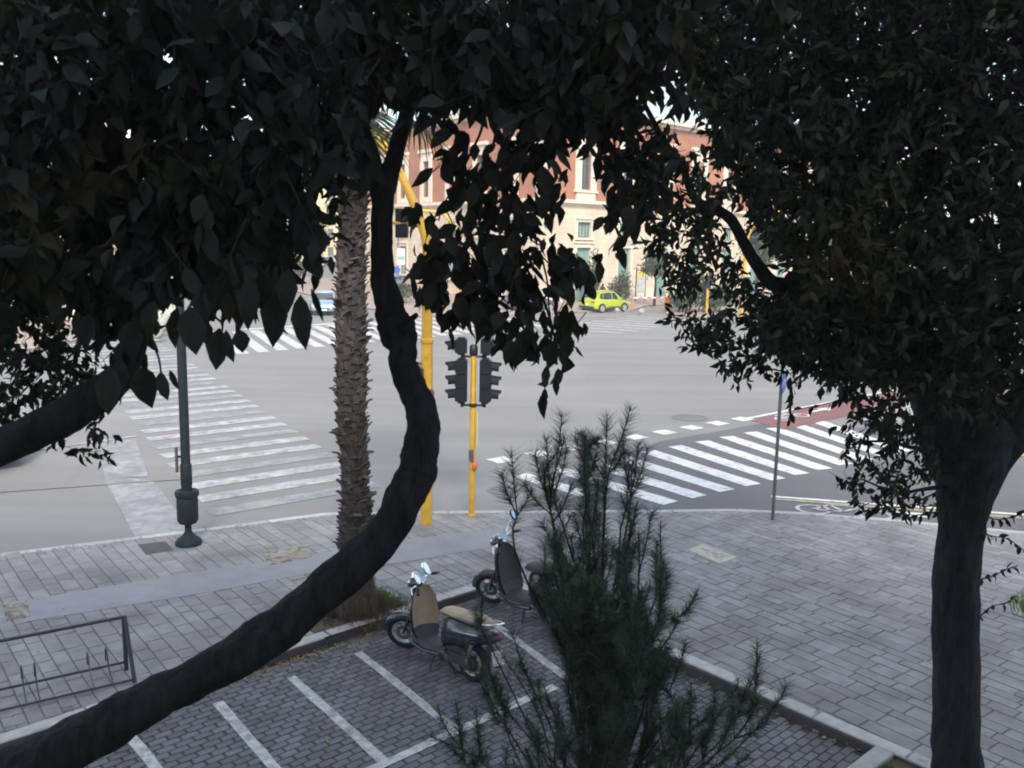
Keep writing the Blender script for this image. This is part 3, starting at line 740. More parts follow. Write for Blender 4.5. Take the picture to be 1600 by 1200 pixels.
simple_block('apartment_block', [(-19, 118), (-12, 150), (4, 148), (-4, 112)], 17, PALE, 'pale block with rows of windows just behind the brick building', 5)
simple_block('street_kiosk', [(-26.5, 54), (-21.5, 51), (-19.8, 54), (-24.8, 57)], 2.7, mat('white render', (.72, .68, .58), .8, .06, 2.), 'low white kiosk with a dark window on the left pavement', 1)

# house from whose first floor window the junction is seen
hv = thing('viewing_house', (0, -1.3, 0), 0, 'pale rendered house front behind the viewer whose windows overlook the junction', 'building')
wh = [(20.+x-.6, 20.+x+.6, z, z+1.9) for x in (-12, -8, -4, 0, 4, 8, 12) for z in (4.2, 8.2)]
hm = wall_mesh((20, -1.3), (-1., 0.), 0, 12.0, 40, wh, .3)
ob('wall', hm, PALE, hv)
ob('roof', MB().prism([(-20, -1.62), (20, -1.62), (20, -14), (-20, -14)], 0, 12.1), ROOFM, hv)
g = MB()
for h in wh: boxuv(g, (20, -1.3), (-1., 0.), h[0], h[1], h[2], h[3], -.3, -.2)
ob('window', g, GLASS, hv)

# ------------------------------------------------------------------ cars
def loft_section(x, z0, z1, w, tw, n=3):
    zb = z0+(z1-z0)*.35
    half = [(0, z0), (w*.86, z0), (w*.97, z0+.06), (w, zb), (w*.985, z0+(z1-z0)*.72), (w*tw, z1-.03), (w*tw*.8, z1), (0, z1+.015)]
    return [(x, y, z) for y, z in half]+[(x, -y, z) for y, z in half[-2:0:-1]]
def make_car(loc, rz, paint, label, L_=4.1, W_=1.76, H_=1.52, group=None, clad=False, name='car', detail=True, plate=True):
    t = thing(name, loc, rz, label, 'car', group); w = W_/2; X = L_/2; k = L_/4.1
    body = MB()
    prof = [(-X, .46, .80, .80), (-X+.05, .34, .92, .90), (-X+.30, .25, .98, .97), (-X+.9, .21, .97, 1.), (0, .2, .95, 1.), (X-1.25, .21, .95, 1.), (X-.75, .24, .90, .97), (X-.28, .28, .80, .92), (X-.07, .34, .70, .80), (X, .42, .58, .70)]
    body.loft([loft_section(x, a, b_, w*c, .93) for x, a, b_, c in prof])
    ob('body', body, paint, t, smooth=True, world=False, angle=R(30))
    def ghs(x, z, wt, wb=.90): 
        zb = .93; return [(x, w*wb, zb), (x, w*wt+.01, z-.05), (x, w*wt*.9, z), (x, 0, z+.02), (x, -w*wt*.9, z), (x, -w*wt-.01, z-.05), (x, -w*wb, zb)]
    st = [(-X+.16, .97, .84), (-X+.52, H_-.16, .77), (-X+1.0, H_-.01, .75), (.0, H_, .75), (.40*k, H_-.07, .74), (X-.92, .95, .86)]
    gh = MB(); gh.loft([ghs(*a) for a in st]); ob('cabin', gh, paint, t, smooth=True, world=False, angle=R(28))
    def ztop(x): return float(np.interp(x, [a[0] for a in st], [a[1] for a in st]))
    def wtop(x): return float(np.interp(x, [a[0] for a in st], [a[2] for a in st]))
    def side_pt(x, f, s):
        zt = ztop(x)-.05; z = .93+(zt-.93)*f; y = w*(.90+(wtop(x)-.90)*f)+.016; return (x, s*y, z)
    for s in (-1, 1):
        for (x0, x1, b0, b1) in ((-X+.62, -X+.98, .30, .12), (-X+1.03, -.10, .10, .10), (-.03, .62*k, .10, .10)):
            top0 = x0 if x0 > -X+.7 else x0+.10; top1 = x1 if x1 < .3 else min(x1, .34*k)
            q = [side_pt(x0, b0, s), side_pt(x1, b1, s), side_pt(top1, .90, s), side_pt((top0+top1)/2, .93, s), side_pt(top0, .88, s)]
            ob('side_window', MB().add(q if s < 0 else q[::-1], [(0, 1, 2, 3, 4)]), CARGLASS, t, world=False)
    def cross(a, b, f0, f1, off, nm):
        q = []
        for f, e in ((f0, .90), (f1, .86)):
            x = a[0]+(b[0]-a[0])*f; z = a[1]+(b[1]-a[1])*f; ww = w*(a[2]+(b[2]-a[2])*f)*e
            q.append([(x+off, y*ww, z+.02+(.02 if abs(y) < .5 else 0)) for y in (-1, -.4, .4, 1)])
        ob(nm, MB().add(q[0]+q[1], [(0, 1, 5, 4), (1, 2, 6, 5), (2, 3, 7, 6)]), CARGLASS, t, world=False)
    cross(st[0], st[1], .22, .95, -.012, 'rear_window'); cross(st[5], st[4], .12, .95, .012, 'windscreen')
    rf = MB(); rs = [(-X+.40, H_-.13, .70), (-X+.66, H_-.06, .72), (-X+1.0, H_+.005, .72), (.0, H_+.015, .72), (.3*k, H_-.02, .70)]
    rf.loft([[(x, w*a, z), (x, w*a*.9, z+.02), (x, 0, z+.03), (x, -w*a*.9, z+.02), (x, -w*a, z), (x, 0, z-.02)] for x, z, a in rs]); ob('roof', rf, paint, t, smooth=True, world=False, angle=R(30))
    if clad:
        cl = MB()
        for s in (-1, 1): cl.box((0, s*w*.985, .30), (L_*.62, .05, .16)); cl.box((.1, s*w*.995, .42), (L_*.3, .02, .05))
        cl.box((-X+.03, 0, .40), (.12, W_*.84, .18)); cl.box((X-.05, 0, .38), (.12, W_*.7, .16)); ob('cladding', cl, DPLAST, t, world=False)
    rw = .32; My = Matrix.Rotation(R(90), 3, 'X')
    for x in (X-.82, -X+.80):
        for s in (-1, 1):
            ar = MB().lathe([(rw+.07, -.02), (rw+.07, .02), (rw*.5, .021)], 20, (x, s*(w+.004), rw), My); ob('wheel_arch', ar, DPLAST, t, world=False)
            ty = MB().lathe([(rw*.66, -.09), (rw*.95, -.10), (rw, -.07), (rw, .07), (rw*.95, .10), (rw*.66, .09)], 20, (x, s*(w-.06), rw), My, ring=True)
            wo = ob('wheel', ty, RUBBER, t, smooth=True, world=False)
            rm = MB().lathe([(.04, -.02), (rw*.66, -.02), (rw*.66, .02), (.04, .02)], 18, (x, s*(w+.018), rw), My)
            ro = ob('rim_back', rm, BLACK, wo, world=False)
            sp = MB()
            for j in range(5):
                a = 2*math.pi*j/5; sp.box((x+math.cos(a)*rw*.36, s*(w+.045), rw+math.sin(a)*rw*.36), (rw*.6, .02, .075), m=Matrix.Rotation(-a, 3, 'Y'))
            sp.lathe([(rw*.60, -.012), (rw*.68, -.012), (rw*.68, .012), (rw*.60, .012)], 18, (x, s*(w+.04), rw), My, ring=True)
            ob('rim', sp, ALLOY, wo, world=False)
    tl = mat('tail lamp', (.35, .02, .02), .2, .05, 4.); hlm = mat('head lamp', (.75, .78, .8), .1, .04, 4., metal=.4)
    for s in (-1, 1):
        ob('tail_lamp', MB().box((-X+.06, s*w*.70, .80), (.12, .34, .11)), tl, t, world=False)
        ob('headlight', MB().box((X-.13, s*w*.66, .66), (.24, .36, .11)), hlm, t, world=False)
        ob('wing_mirror', MB().ball((X-1.25, s*(w+.08), 1.0), (.07, .1, .07), 8, 5), paint, t, smooth=True, world=False)
        if detail:
            h = MB(); h.box((-.25, s*(w*.985), .78), (.16, .03, .03)); h.box((.6*k, s*(w*.985), .78), (.16, .03, .03)); ob('door_handle', h, paint, t, world=False)
    if plate:
        ob('number_plate', MB().box((-X-.005, 0, .62), (.03, .5, .12)), WHITE, t, world=False); ob('number_plate', MB().box((X+.005, 0, .42), (.03, .5, .12)), WHITE, t, world=False)
    gr = MB()
    gr.box((X-.02, 0, .50), (.06, W_*.5, .10)); ob('grille', gr, BLACK, t, world=False)
    return t
LIME = mat('lime yellow car paint', (.38, .47, .022), .3, .04, 3., coat=.6)
DGREY = mat('dark grey car paint', (.04, .04, .055), .25, .08, 3., coat=.8)
SILB = mat('silver blue car paint', (.30, .42, .58), .25, .06, 3., coat=.7, metal=.3)
CWHITE = mat('white car paint', (.72, .73, .75), .3, .04, 3., coat=.6)
CBLUE = mat('blue car paint', (.08, .16, .32), .3, .06, 3., coat=.6)
CBLACK = mat('black car paint', (.012, .012, .016), .2, .06, 3., coat=.8)
CRED = mat('red car paint', (.35, .03, .03), .3, .06, 3., coat=.6)
make_car((6.95, 69.6, 0), R(40), LIME, 'lime yellow hatchback parked at the kerb in front of the palazzo', 4.0, 1.78, 1.58, clad=True, name='parked_car')
gp = G(828, 486); make_car((gp[0], gp[1], 0), R(20), DGREY, 'dark grey car standing left of the lime yellow hatchback, half hidden by leaves', 4.1, 1.78, 1.45, name='parked_car')
gp = G(508, 490); make_car((gp[0], gp[1], 0), R(-82), SILB, 'silver blue car coming out of the boulevard behind the palm trunk', 4.2, 1.74, 1.5, name='moving_car')
gp = G(-45, 738); make_car((gp[0]-1.3, gp[1]+.3, 0), R(12), CBLACK, 'black car whose front wheel just enters at the left edge of the road', 4.2, 1.76, 1.46, name='moving_car')
gp = G(612, 452); make_car((gp[0], gp[1], 0), R(110), CBLUE, 'blue car parked beside the sign pole between the palm and the tall yellow post', 4.1, 1.75, 1.5, name='parked_car')
row = [(462, 428, DGREY, 'dark grey'), (476, 424, CBLACK, 'black'), (488, 421, CWHITE, 'white'), (497, 418, SILB, 'silver blue'), (506, 415, CBLUE, 'blue'), (515, 412.5, CWHITE, 'white'), (523, 410.5, CRED, 'red')]
ordn = ['first and nearest', 'second', 'third', 'fourth', 'fifth', 'sixth', 'last and farthest']
for i, (px, py, pm, nm) in enumerate(row):
    gp = G(px, py); make_car((gp[0], gp[1], 0), R(-70), pm, '%s parked car, %s in the row along the far boulevard' % (nm, ordn[i]), 4.2, 1.74, 1.48, 'cars parked along the boulevard', name='parked_car', detail=False, plate=False)

# ------------------------------------------------------------------ signals, posts and street furniture
def signal_head(t, c, face, n, parent_name='signal_head', w=.26, mh=.255):
    """stack of n lamps looking along +x*face"""
    b = MB(); z0 = c[2]
    for i in range(n):
        z = z0+mh*(i+.5); b.box((c[0], c[1], z), (.20, w, mh-.012)); b.box((c[0]+face*.105, c[1], z), (.02, w*.92, mh-.04))
    b.box((c[0], c[1], z0+mh*n/2), (.13, w*.8, mh*n+.06))
    ho = ob(parent_name, b, SIGNAL, t, world=False)
    Mx = Matrix.Rotation(R(90), 3, 'Y')
    for i in range(n):
        z = z0+mh*(i+.5); v = MB(); ring = []; k = 11; r = .105; dep = .19
        for rr in (r, r-.008):
            for xx in (0, 1):
                ring.append([(c[0]+face*(.11+(dep*(1.0 if j in range(3, 8) else .72))*xx), c[1]+rr*(1-.10*xx)*math.cos(R(-30+240*j/(k-1))), z-.02*xx+rr*math.sin(R(-30+240*j/(k-1)))) for j in range(k)])
        vs = sum(ring, []); fs = []
        for j in range(k-1):
            fs += [(j, j+1, k+j+1, k+j), (2*k+j, 3*k+j, 3*k+j+1, 2*k+j+1), (k+j, k+j+1, 3*k+j+1, 3*k+j)]
        v.add(vs, fs); ob('visor', v, SIGNAL, ho, world=False)
        ln_ = MB().lathe([(.001, 0), (.09, 0), (.09, .012), (.05, .02), (.001, .024)], 14, (c[0]+face*.115, c[1], z), Mx if face > 0 else Matrix.Rotation(R(-90), 3, 'Y'))
        ob('lens', ln_, LENS, ho, world=False)
    return ho
b0 = G(737, 806, SW)
ts = thing('traffic_light', (b0[0], b0[1], SW), 0, 'slim yellow traffic light post with two black signal heads seen from behind', 'traffic light')
ob('pole', MB().tube([(0, 0, 0), (0, 0, 1.2), (0, 0, 3.08)], [.056, .052, .05], 14), YELLOW, ts, smooth=True, world=False)
ob('base_collar', MB().lathe([(.075, 0), (.075, .03), (.058, .05)], 14), YELLOW, ts, world=False)
ob('pole_cap', MB().lathe([(.062, 3.02), (.075, 3.05), (.075, 3.17), (.05, 3.22), (.001, 3.225)], 12), BLACK, ts, smooth=True, world=False)
for s in (-1, 1):
    yaw = thing_y = 0
    signal_head(ts, (s*.215, .04, 2.17), s, 3)
    signal_head(ts, (s*.225, .04, 3.06), s, 1, 'arrow_head')
    br = MB(); br.tube([(0, .0, 2.10), (s*.2, .03, 2.10)], .022, 8); br.tube([(0, 0, 3.0), (s*.2, .03, 3.0)], .022, 8); br.tube([(s*.205, .04, 2.06), (s*.205, .04, 2.2)], .03, 8); br.tube([(s*.215, .04, 2.92), (s*.215, .04, 3.08)], .024, 8)
    ob('bracket', br, BLACK, ts, world=False)
ob('collar', MB().lathe([(.06, 2.07), (.075, 2.08), (.075, 2.13), (.06, 2.14)], 12), BLACK, ts, world=False)
bt = MB(); bt.box((-.02, -.08, 1.18), (.09, .06, .20)); ob('control_box', bt, GREYM, ts, world=False)
bt = MB(); bt.ball((.045, -.05, .97), (.055, .06, .10), 10, 6); ob('push_button', bt, mat('orange button', (.55, .17, .05), .5, .1, 6.), ts, smooth=True, world=False)
bt = MB(); bt.box((.088, .0, 1.66), (.012, .16, .62)); ob('notice_plate', bt, mat('yellow plate', (.75, .65, .06), .5, .1, 6.), ts, world=False)
# taller mast with an overhanging arm
b0 = G(666, 818, SW)
tm = thing('signal_mast', (b0[0], b0[1], SW), 0, 'tall thick yellow mast rising behind the curved trunk and leaning at the top', 'traffic light')
mz = smooth_path([(0, 0, 0), (0, 0, 2.5), (0, 0, 4.4), (0, 0, 4.95), (-.12, .04, 5.4), (-.34, .1, 5.9), (-.60, .2, 6.4), (-1.05, .5, 6.95), (-1.8, 1., 7.3), (-3., 2., 7.5)], 5)
ob('pole', MB().tube(mz, [.105 if p[2] < 3.35 else .095 if p[2] < 5 else max(.05, .085-.012*(p[2]-5)) for p in mz], 16), YELLOW, tm, smooth=True, world=False)
ob('collar', MB().lathe([(.10, 3.28), (.118, 3.30), (.118, 3.36), (.10, 3.38)], 16), YELLOW, tm, world=False)
ob('door_hatch', MB().box((0, -.103, 1.0), (.1, .02, .4)), YELLOW, tm, world=False)
signal_head(tm, (-.19, -.08, 2.35), -1, 2, 'pedestrian_signal')
br = MB(); br.tube([(-.2, -.06, 2.35), (0, 0, 2.3)], .025, 8); br.tube([(-.2, -.06, 2.95), (0, 0, 2.9)], .025, 8); br.tube([(-.06, -.11, 2.1), (-.06, -.11, 2.85)], .018, 8); ob('bracket', br, GREYM, tm, world=False)
ob('clamp_plate', MB().box((.06, -.12, 2.42), (.16, .05, .11), m=Matrix.Rotation(R(-25), 3, 'Y')), GREYM, tm, world=False)
hs = MB(); hs.box((-.47, .25, 5.36), (.21, .2, .50))
for i in range(2): hs.box((-.47, .13, 5.24+.24*i), (.19, .04, .22))
for i in range(2): hs.tube([(-.47, .36, 5.24+.24*i), (-.47, .55, 5.22+.24*i)], .09, 12)
ob('overhead_signal', hs, SIGNAL, tm, world=False)
ob('bracket', MB().tube([(-.08, .25, 5.36), (-.62, .1, 5.36)], .03, 8), YELLOW, tm, world=False)
# lamp post
b0 = G(295, 850, SW)
lp = thing('street_lamp', (b0[0], b0[1], SW), 0, 'dark cast iron street lamp with a fat drum collar near its foot by the kerb', 'street lamp')
ob('base', MB().lathe([(.215, 0), (.215, .05), (.19, .09), (.12, .14), (.075, .19), (.055, .24), (.055, .33), (.08, .36)], 20), IRON, lp, smooth=True, world=False)
ob('drum', MB().lathe([(.06, .34), (.14, .37), (.17, .42), (.172, .78), (.165, .80), (.185, .83), (.195, .87), (.185, .92), (.15, .93), (.10, .90), (.085, .94)], 22), IRON, lp, smooth=True, world=False)
ob('pole', MB().lathe([(.085, .93), (.082, 1.3), (.075, 1.33), (.075, 3.0), (.065, 5.0), (.055, 6.0)], 16), IRON, lp, smooth=True, world=False)
ob('collar', MB().lathe([(.085, 1.0), (.092, 1.02), (.092, 1.36), (.08, 1.38)], 16), IRON, lp, smooth=True, world=False)
lan = ob('lantern', MB().lathe([(.06, 5.95), (.12, 6.02), (.12, 6.06), (.20, 6.5), (.22, 6.52), (.2, 6.56), (.07, 6.78), (.05, 6.86), (.001, 6.9)], 8), IRON, lp, world=False)
ob('glass', MB().lathe([(.125, 6.08), (.19, 6.46)], 8), GLASS, lan, world=False)
ob('small_plate', MB().box((-.13, -.05, 1.45), (.03, .06, .42)), GREYM, lp, world=False); ob('bracket', MB().box((-.09, -.03, 1.5), (.1, .03, .03)), IRON, lp, world=False)
# sign post on the right
b0 = G(1207, 812, SW)
sp = thing('sign_post', (b0[0], b0[1], SW), 0, 'slim grey post with a blue sign seen nearly edge on by the right crossing', 'road sign')
ob('pole', MB().tube([(0, 0, 0), (0, 0, 2.95)], .032, 12), GREYM, sp, smooth=True, world=False)
ob('pole_cap', MB().lathe([(.036, 2.93), (.036, 2.97), (.001, 2.98)], 10), BLACK, sp, world=False)
Mz = Matrix.Rotation(R(62), 3, 'Z') @ Matrix.Rotation(R(90), 3, 'X')
so = ob('sign_disc', MB().lathe([(.001, -.008), (.20, -.008), (.205, 0), (.20, .008), (.001, .008)], 28, (.035, -.03, 2.63), Mz), BLUES, sp, world=False)
wb = MB()
for p in bike:
    wb.add([Vector((.035, -.03, 2.63))+Mz @ Vector((a*.17, b_*.17-.03, -.011 if False else .010)) for a, b_ in p], [(0, 1, 2, 3)])
ob('bicycle_emblem', wb, WHITE, so, world=False)
ob('clip', MB().box((.01, -.01, 2.63), (.05, .05, .06)), GREYM, sp, world=False)
# far yellow masts with curved arms
def far_mast(px, py, zt, dx, dy, label):
    b_ = G(px, py); t = thing('signal_mast', (b_[0], b_[1], 0), 0, label, 'traffic light')
    path = smooth_path([(0, 0, 0), (0, 0, zt*.6), (dx*.08, dy*.08, zt*.82), (dx*.4, dy*.4, zt*.97), (dx, dy, zt)], 6)
    ob('pole', MB().tube(path, .10, 10), YELLOW, t, smooth=True, world=False)
    ob('signal_head', MB().box((dx, dy, zt-.55), (.35, .3, .95)).tube([(dx, dy, zt-.1), (dx, dy, zt+.05)], .04, 6), SIGNAL, t, world=False)
    h = MB(); h.box((.18, -.1, 2.7), (.3, .3, .9)); ob('side_signal', h, SIGNAL, t, world=False)
far_mast(716, 508, 6.9, -2.4, -.4, 'yellow mast with curved arm beyond the far left crossing')
far_mast(1158, 508, 7.4, 2.6, -.6, 'yellow mast with curved arm rising behind the right tree near the island')
far_mast(1104, 492, 3.0, .02, .0, 'short yellow signal post on the traffic island by the shrubs')
# white stone balls
for (px, py, r, lb) in ((964, 490, .2, 'white stone ball bollard below the lime yellow hatchback'), (1002, 493, .24, 'white stone ball bollard between the hatchback and the orange barrier')):
    g_ = G(px, py); tag(ob('ball_bollard', MB().lathe([(r*.6, 0), (r*.6, .06), (r*.5, .07)], 14, (g_[0], g_[1], 0)).ball((g_[0], g_[1], .06+r*.95), r, 16, 9), mat('pale stone ball', (.34, .33, .32), .7, .1, 4.), smooth=True), lb, 'bollard', 'stone ball bollards')
bl = [(246, 531, 'nearest'), (251, 522, 'second'), (255, 514, 'third'), (259, 507, 'fourth'), (262, 501, 'farthest')]
for (px, py, nm) in bl:
    g_ = G(px, py, .13); tag(ob('ball_bollard', MB().lathe([(.2, 0), (.2, .05), (.15, .06)], 12, (g_[0], g_[1], .13)).ball((g_[0], g_[1], .13+.32), .28, 14, 8), MATS['pale stone ball'], smooth=True), '%s white ball bollard in the diagonal row on the left pavement' % nm, 'bollard', 'stone ball bollards')
# orange barrier with red and white boom
g_ = G(1043, 485, .13); g2 = G(978, 486, .13)
bt = thing('boom_barrier', (g_[0], g_[1], .13), 0, 'orange barrier cabinet with a lowered red and white boom beside the shrubs', 'barrier')
ob('cabinet', MB().box((0, 0, .5), (.42, .36, 1.0)).box((0, 0, 1.03), (.34, .3, .08)), ORANGE, bt, world=False)
v = np.array(g2[:2]-g_[:2])*.82; an = math.atan2(v[1], v[0]); Lb = np.linalg.norm(v)
for i in range(8):
    c = v*(i+.5)/8; ob('boom_section', MB().box((c[0], c[1], .98), (Lb/8-.004, .09, .10), an), WHITE if i % 2 else mat('faded red enamel', (.5, .16, .12), .5, .06, 4.), bt, world=False)
ob('rest_post', MB().tube([(v[0]*1.02, v[1]*1.02, 0), (v[0]*1.02, v[1]*1.02, .95)], .045, 8), mat('orange post', (.55, .22, .05), .6, .1, 3.), bt, world=False)
# notice frame by the doors
g_ = G(1000, 470, .13)
nt_ = thing('notice_frame', (g_[0], g_[1], .13), R(35), 'black framed notice with a yellow header on two posts before the palazzo doors', 'sign')
for s in (-1, 1): ob('post', MB().tube([(s*.55, 0, 0), (s*.55, 0, 2.9)], .05, 8), BLACK, nt_, world=False)
ob('panel', MB().box((.12, 0, 1.45), (.85, .05, 1.5)), mat('poster paper', (.4, .42, .42), .6, .25, 2.), nt_, world=False)
ob('header', MB().box((.12, 0, 2.4), (.85, .06, .38)), mat('yellow header', (.7, .5, .05), .5, .05, 2.), nt_, world=False)
# slim street sign group behind the palm
g_ = G(622, 470, .13)
st_ = thing('sign_post', (g_[0], g_[1], .13), 0, 'white bus stop style sign on a pole between the curved trunk and the yellow mast', 'road sign')
ob('pole', MB().tube([(0, 0, 0), (0, 0, 5.6)], .05, 8), GREYM, st_, world=False)
ob('sign_panel', MB().box((.25, -.05, 3.6), (.62, .06, 1.3)), WHITE, st_, world=False); ob('green_band', MB().box((.25, -.09, 3.5), (.56, .02, .3)), SHUT, st_, world=False); ob('round_sign', MB().lathe([(.001, 0), (.3, 0), (.3, .03), (.001, .03)], 18, (-.1, -.1, 2.5), Matrix.Rotation(R(90), 3, 'X')), BLUES, st_, world=False)
g_ = G(457, 440, .13)
st_ = thing('sign_post', (g_[0], g_[1], .13), 0, 'blue sign on a thin pole by the boulevard cars', 'road sign')
ob('pole', MB().tube([(0, 0, 0), (0, 0, 3.4)], .05, 8), GREYM, st_, world=False); ob('sign_panel', MB().box((0, -.06, 3.2), (.7, .05, .5)), BLUES, st_, world=False)
g_ = G(18, 566, .13)
st_ = thing('sign_post', (g_[0], g_[1], .13), 0, 'red and blue signs on one pole at the left edge of the road', 'road sign')
ob('pole', MB().tube([(0, 0, 0), (0, 0, 1.9)], .04, 8), GREYM, st_, world=False)
ob('red_disc', MB().lathe([(.001, 0), (.25, 0), (.25, .03), (.001, .03)], 18, (0, -.05, 1.6), Matrix.Rotation(R(90), 3, 'X')), REDM, st_, world=False); ob('blue_disc', MB().lathe([(.001, 0), (.22, 0), (.22, .03), (.001, .03)], 18, (.1, -.05, 1.05), Matrix.Rotation(R(90), 3, 'X')), BLUES, st_, world=False)

# bicycle rack
rk = thing('bicycle_rack', (-4.50, 10.16, SW), math.atan2(-.76, -1.15), 'dark steel bicycle rack with a long top rail and hoops on the left pavement', 'bicycle rack')
rt = .022
ob('top_rail', MB().tube([(0, 0, .66), (3.2, 0, .66)], .021, 8), DGREYM, rk, smooth=True, world=False)
for x in (0, 3.2):
    ob('leg', MB().box((x, -.0, .33), (.045, .045, .66)), DGREYM, rk, world=False)
    ob('leg', MB().tube([(x-.01, .0, .67), (x-.02, .38, .0)], .024, 6), DGREYM, rk, world=False)
ob('rear_rail', MB().tube([(0, 0, .10), (3.2, 0, .10)], .016, 8), DGREYM, rk, world=False)
ob('front_rail', MB().tube([(.0, .36, .03), (3.2, .36, .03)], .014, 8), DGREYM, rk, world=False)
for x in (.2, .4, .95, 1.08, 1.75, 1.9, 2.45, 2.6):
    hp = [(x, .36, .03), (x, .2, .05), (x, .06, .12), (x, .0, .26), (x, -.05, .30), (x, -.10, .26), (x, -.11, .12)]
    ob('wheel_hoop', MB().tube(smooth_path(hp, 4), .008, 6), GREYM if x in (.4,) else DGREYM, rk, smooth=True, world=False)

# person behind the lime car
def person(loc, h, label):
    verts = [(0, 0, .52*h), (0, 0, .62*h), (0, 0, .74*h), (0, 0, .83*h), (0, .01, .88*h), (0, .02, .94*h), (0, .01, .985*h),
             (.055*h, 0, .50*h), (.06*h, .01, .28*h), (.06*h, 0, .04*h), (.06*h, .07*h, .015*h), (-.055*h, 0, .50*h), (-.06*h, .02, .28*h), (-.06*h, 0, .04*h), (-.06*h, .07*h, .015*h),
             (.10*h, 0, .80*h), (.125*h, .0, .63*h), (.12*h, .05*h, .48*h), (-.10*h, 0, .80*h), (-.125*h, .0, .63*h), (-.12*h, .05*h, .48*h)]
    ed = [(0, 1), (1, 2), (2, 3), (3, 4), (4, 5), (5, 6), (0, 7), (7, 8), (8, 9), (9, 10), (0, 11), (11, 12), (12, 13), (13, 14), (3, 15), (15, 16), (16, 17), (3, 18), (18, 19), (19, 20)]
    rad = [.08, .075, .09, .07, .032, .055, .045, .055, .042, .028, .025, .055, .042, .028, .025, .036, .028, .02, .036, .028, .02]
    me = bpy.data.meshes.new('person'); me.from_pydata(verts, ed, []); me.materials.append(CLOTH)
    o = bpy.data.objects.new('person', me); COL.objects.link(o); o.location = loc
    md = o.modifiers.new('skin', 'SKIN'); 
    for i, r_ in enumerate(rad): me.skin_vertices[0].data[i].radius = (r_*h, r_*h*.8); me.skin_vertices[0].data[i].use_root = (i == 0)
    o.modifiers.new('sub', 'SUBSURF').levels = 1; md2 = o.modifiers[-1]; md2.render_levels = 2
    PW[o.name] = Matrix.Translation(Vector(loc)); tag(o, label, 'person')
    ob('face', MB().ball((0, .028*h, .935*h), (.045*h, .05*h, .06*h), 10, 7), SKIN, o, smooth=True, world=False)
    ob('hair', MB().ball((0, .0, .955*h), (.052*h, .055*h, .055*h), 10, 7), HAIR, o, smooth=True, world=False)
    return o
g_ = G(942, 478, .13); person((g_[0], g_[1]+.6, .13), 1.76, 'person in black clothes standing behind the lime yellow hatchback')

# ------------------------------------------------------------------ foliage builders
LT = np.array([(0, 0, 0), (.34, 0, -.03), (.70, 0, -.035), (1, 0, -.12), (.16, .30, .02), (.42, .50, .05), (.74, .30, .01), (.16, -.30, .02), (.42, -.50, .05), (.74, -.30, .01)])
LF4 = np.array([(1, 5, 4, 0), (0, 7, 8, 1), (1, 2, 6, 5), (8, 9, 2, 1)]); LF3 = np.array([(2, 3, 6), (9, 3, 2)])
def leaf_arrays(pos, ax, nrm, ln, wd):
    ax = unit(ax); sd = unit(np.cross(nrm, ax)); nn = np.cross(ax, sd)
    V = pos[:, None]+LT[None, :, 0, None]*ax[:, None]*ln[:, None, None]+LT[None, :, 1, None]*sd[:, None]*wd[:, None, None]+LT[None, :, 2, None]*nn[:, None]*(ln*rng.uniform(.2, 3.0, len(ln)))[:, None, None]+(LT[None, :, 0, None]**2)*sd[:, None]*(ln*rng.normal(0, .10, len(ln)))[:, None, None]
    return V.reshape(-1, 3)
def leaves_object(name, pos, ax, nrm, ln, wd, mt, parent, kind='stuff'):
    n = len(pos); o = (np.arange(n)*10)[:, None, None]
    me = arrays_mesh(name, leaf_arrays(pos, ax, nrm, ln, wd), [(LF4[None]+o).reshape(-1, 4), (LF3[None]+o).reshape(-1, 3)], np.repeat(rng.random(n), 10))
    return finish(name, me, mt, parent, smooth=False, kind=kind)
_leafmesh = {}
def single_leaf(pos, ax, nrm, ln, wd, mt, parent, name='leaf'):
    k = (mt.name, random.randrange(4))
    if k not in _leafmesh:
        T = LT.copy(); T[:, 2] += rng.normal(0, .03, 10); T[3, 1] += rng.normal(0, .05)
        me = arrays_mesh('leaf', T, [LF4, LF3], np.full(10, .15+.25*k[1])); me.materials.append(mt); _leafmesh[k] = me
    ax = unit(np.asarray(ax, float)); sd = unit(np.cross(nrm, ax)); nn = np.cross(ax, sd)
    o = bpy.data.objects.new(name, _leafmesh[k]); COL.objects.link(o); o.parent = parent
    M = Matrix((tuple(ax*ln), tuple(sd*wd), tuple(nn*ln))).transposed().to_4x4(); M.translation = Vector(pos)
    o.matrix_parent_inverse = PW[parent.name].inverted(); o.matrix_basis = M
    return o
def ray_np(px, py, dep):
    d = FW[None]+RT[None]*((px-800)/FPX)[:, None]-UP[None]*((py-600)/FPX)[:, None]
    return EYE[None]+d*(dep/d[:, 1])[:, None]
def in_area(poly, n):
    """n random picture positions over a polygon, or over an ellipse given as (cx, cy, rx, ry)"""
    if len(poly) == 4 and not hasattr(poly[0], '__len__'):
        a = rng.random(n)*2*math.pi; r = np.sqrt(rng.random(n)); return poly[0]+poly[2]*r*np.cos(a), poly[1]+poly[3]*r*np.sin(a)
    P = np.array(poly, float); lo, hi = P.min(0), P.max(0); X = np.empty(0); Y = np.empty(0)
    while len(X) < n:
        x = rng.uniform(lo[0], hi[0], n*3); y = rng.uniform(lo[1], hi[1], n*3); k = inpoly_np(x, y, poly); X = np.append(X, x[k]); Y = np.append(Y, y[k])
    return X[:n], Y[:n]
def area_of(poly):
    if len(poly) == 4 and not hasattr(poly[0], '__len__'): return math.pi*poly[2]*poly[3]
    return abs(sum(poly[i][0]*poly[(i+1) % len(poly)][1]-poly[(i+1) % len(poly)][0]*poly[i][1] for i in range(len(poly))))/2
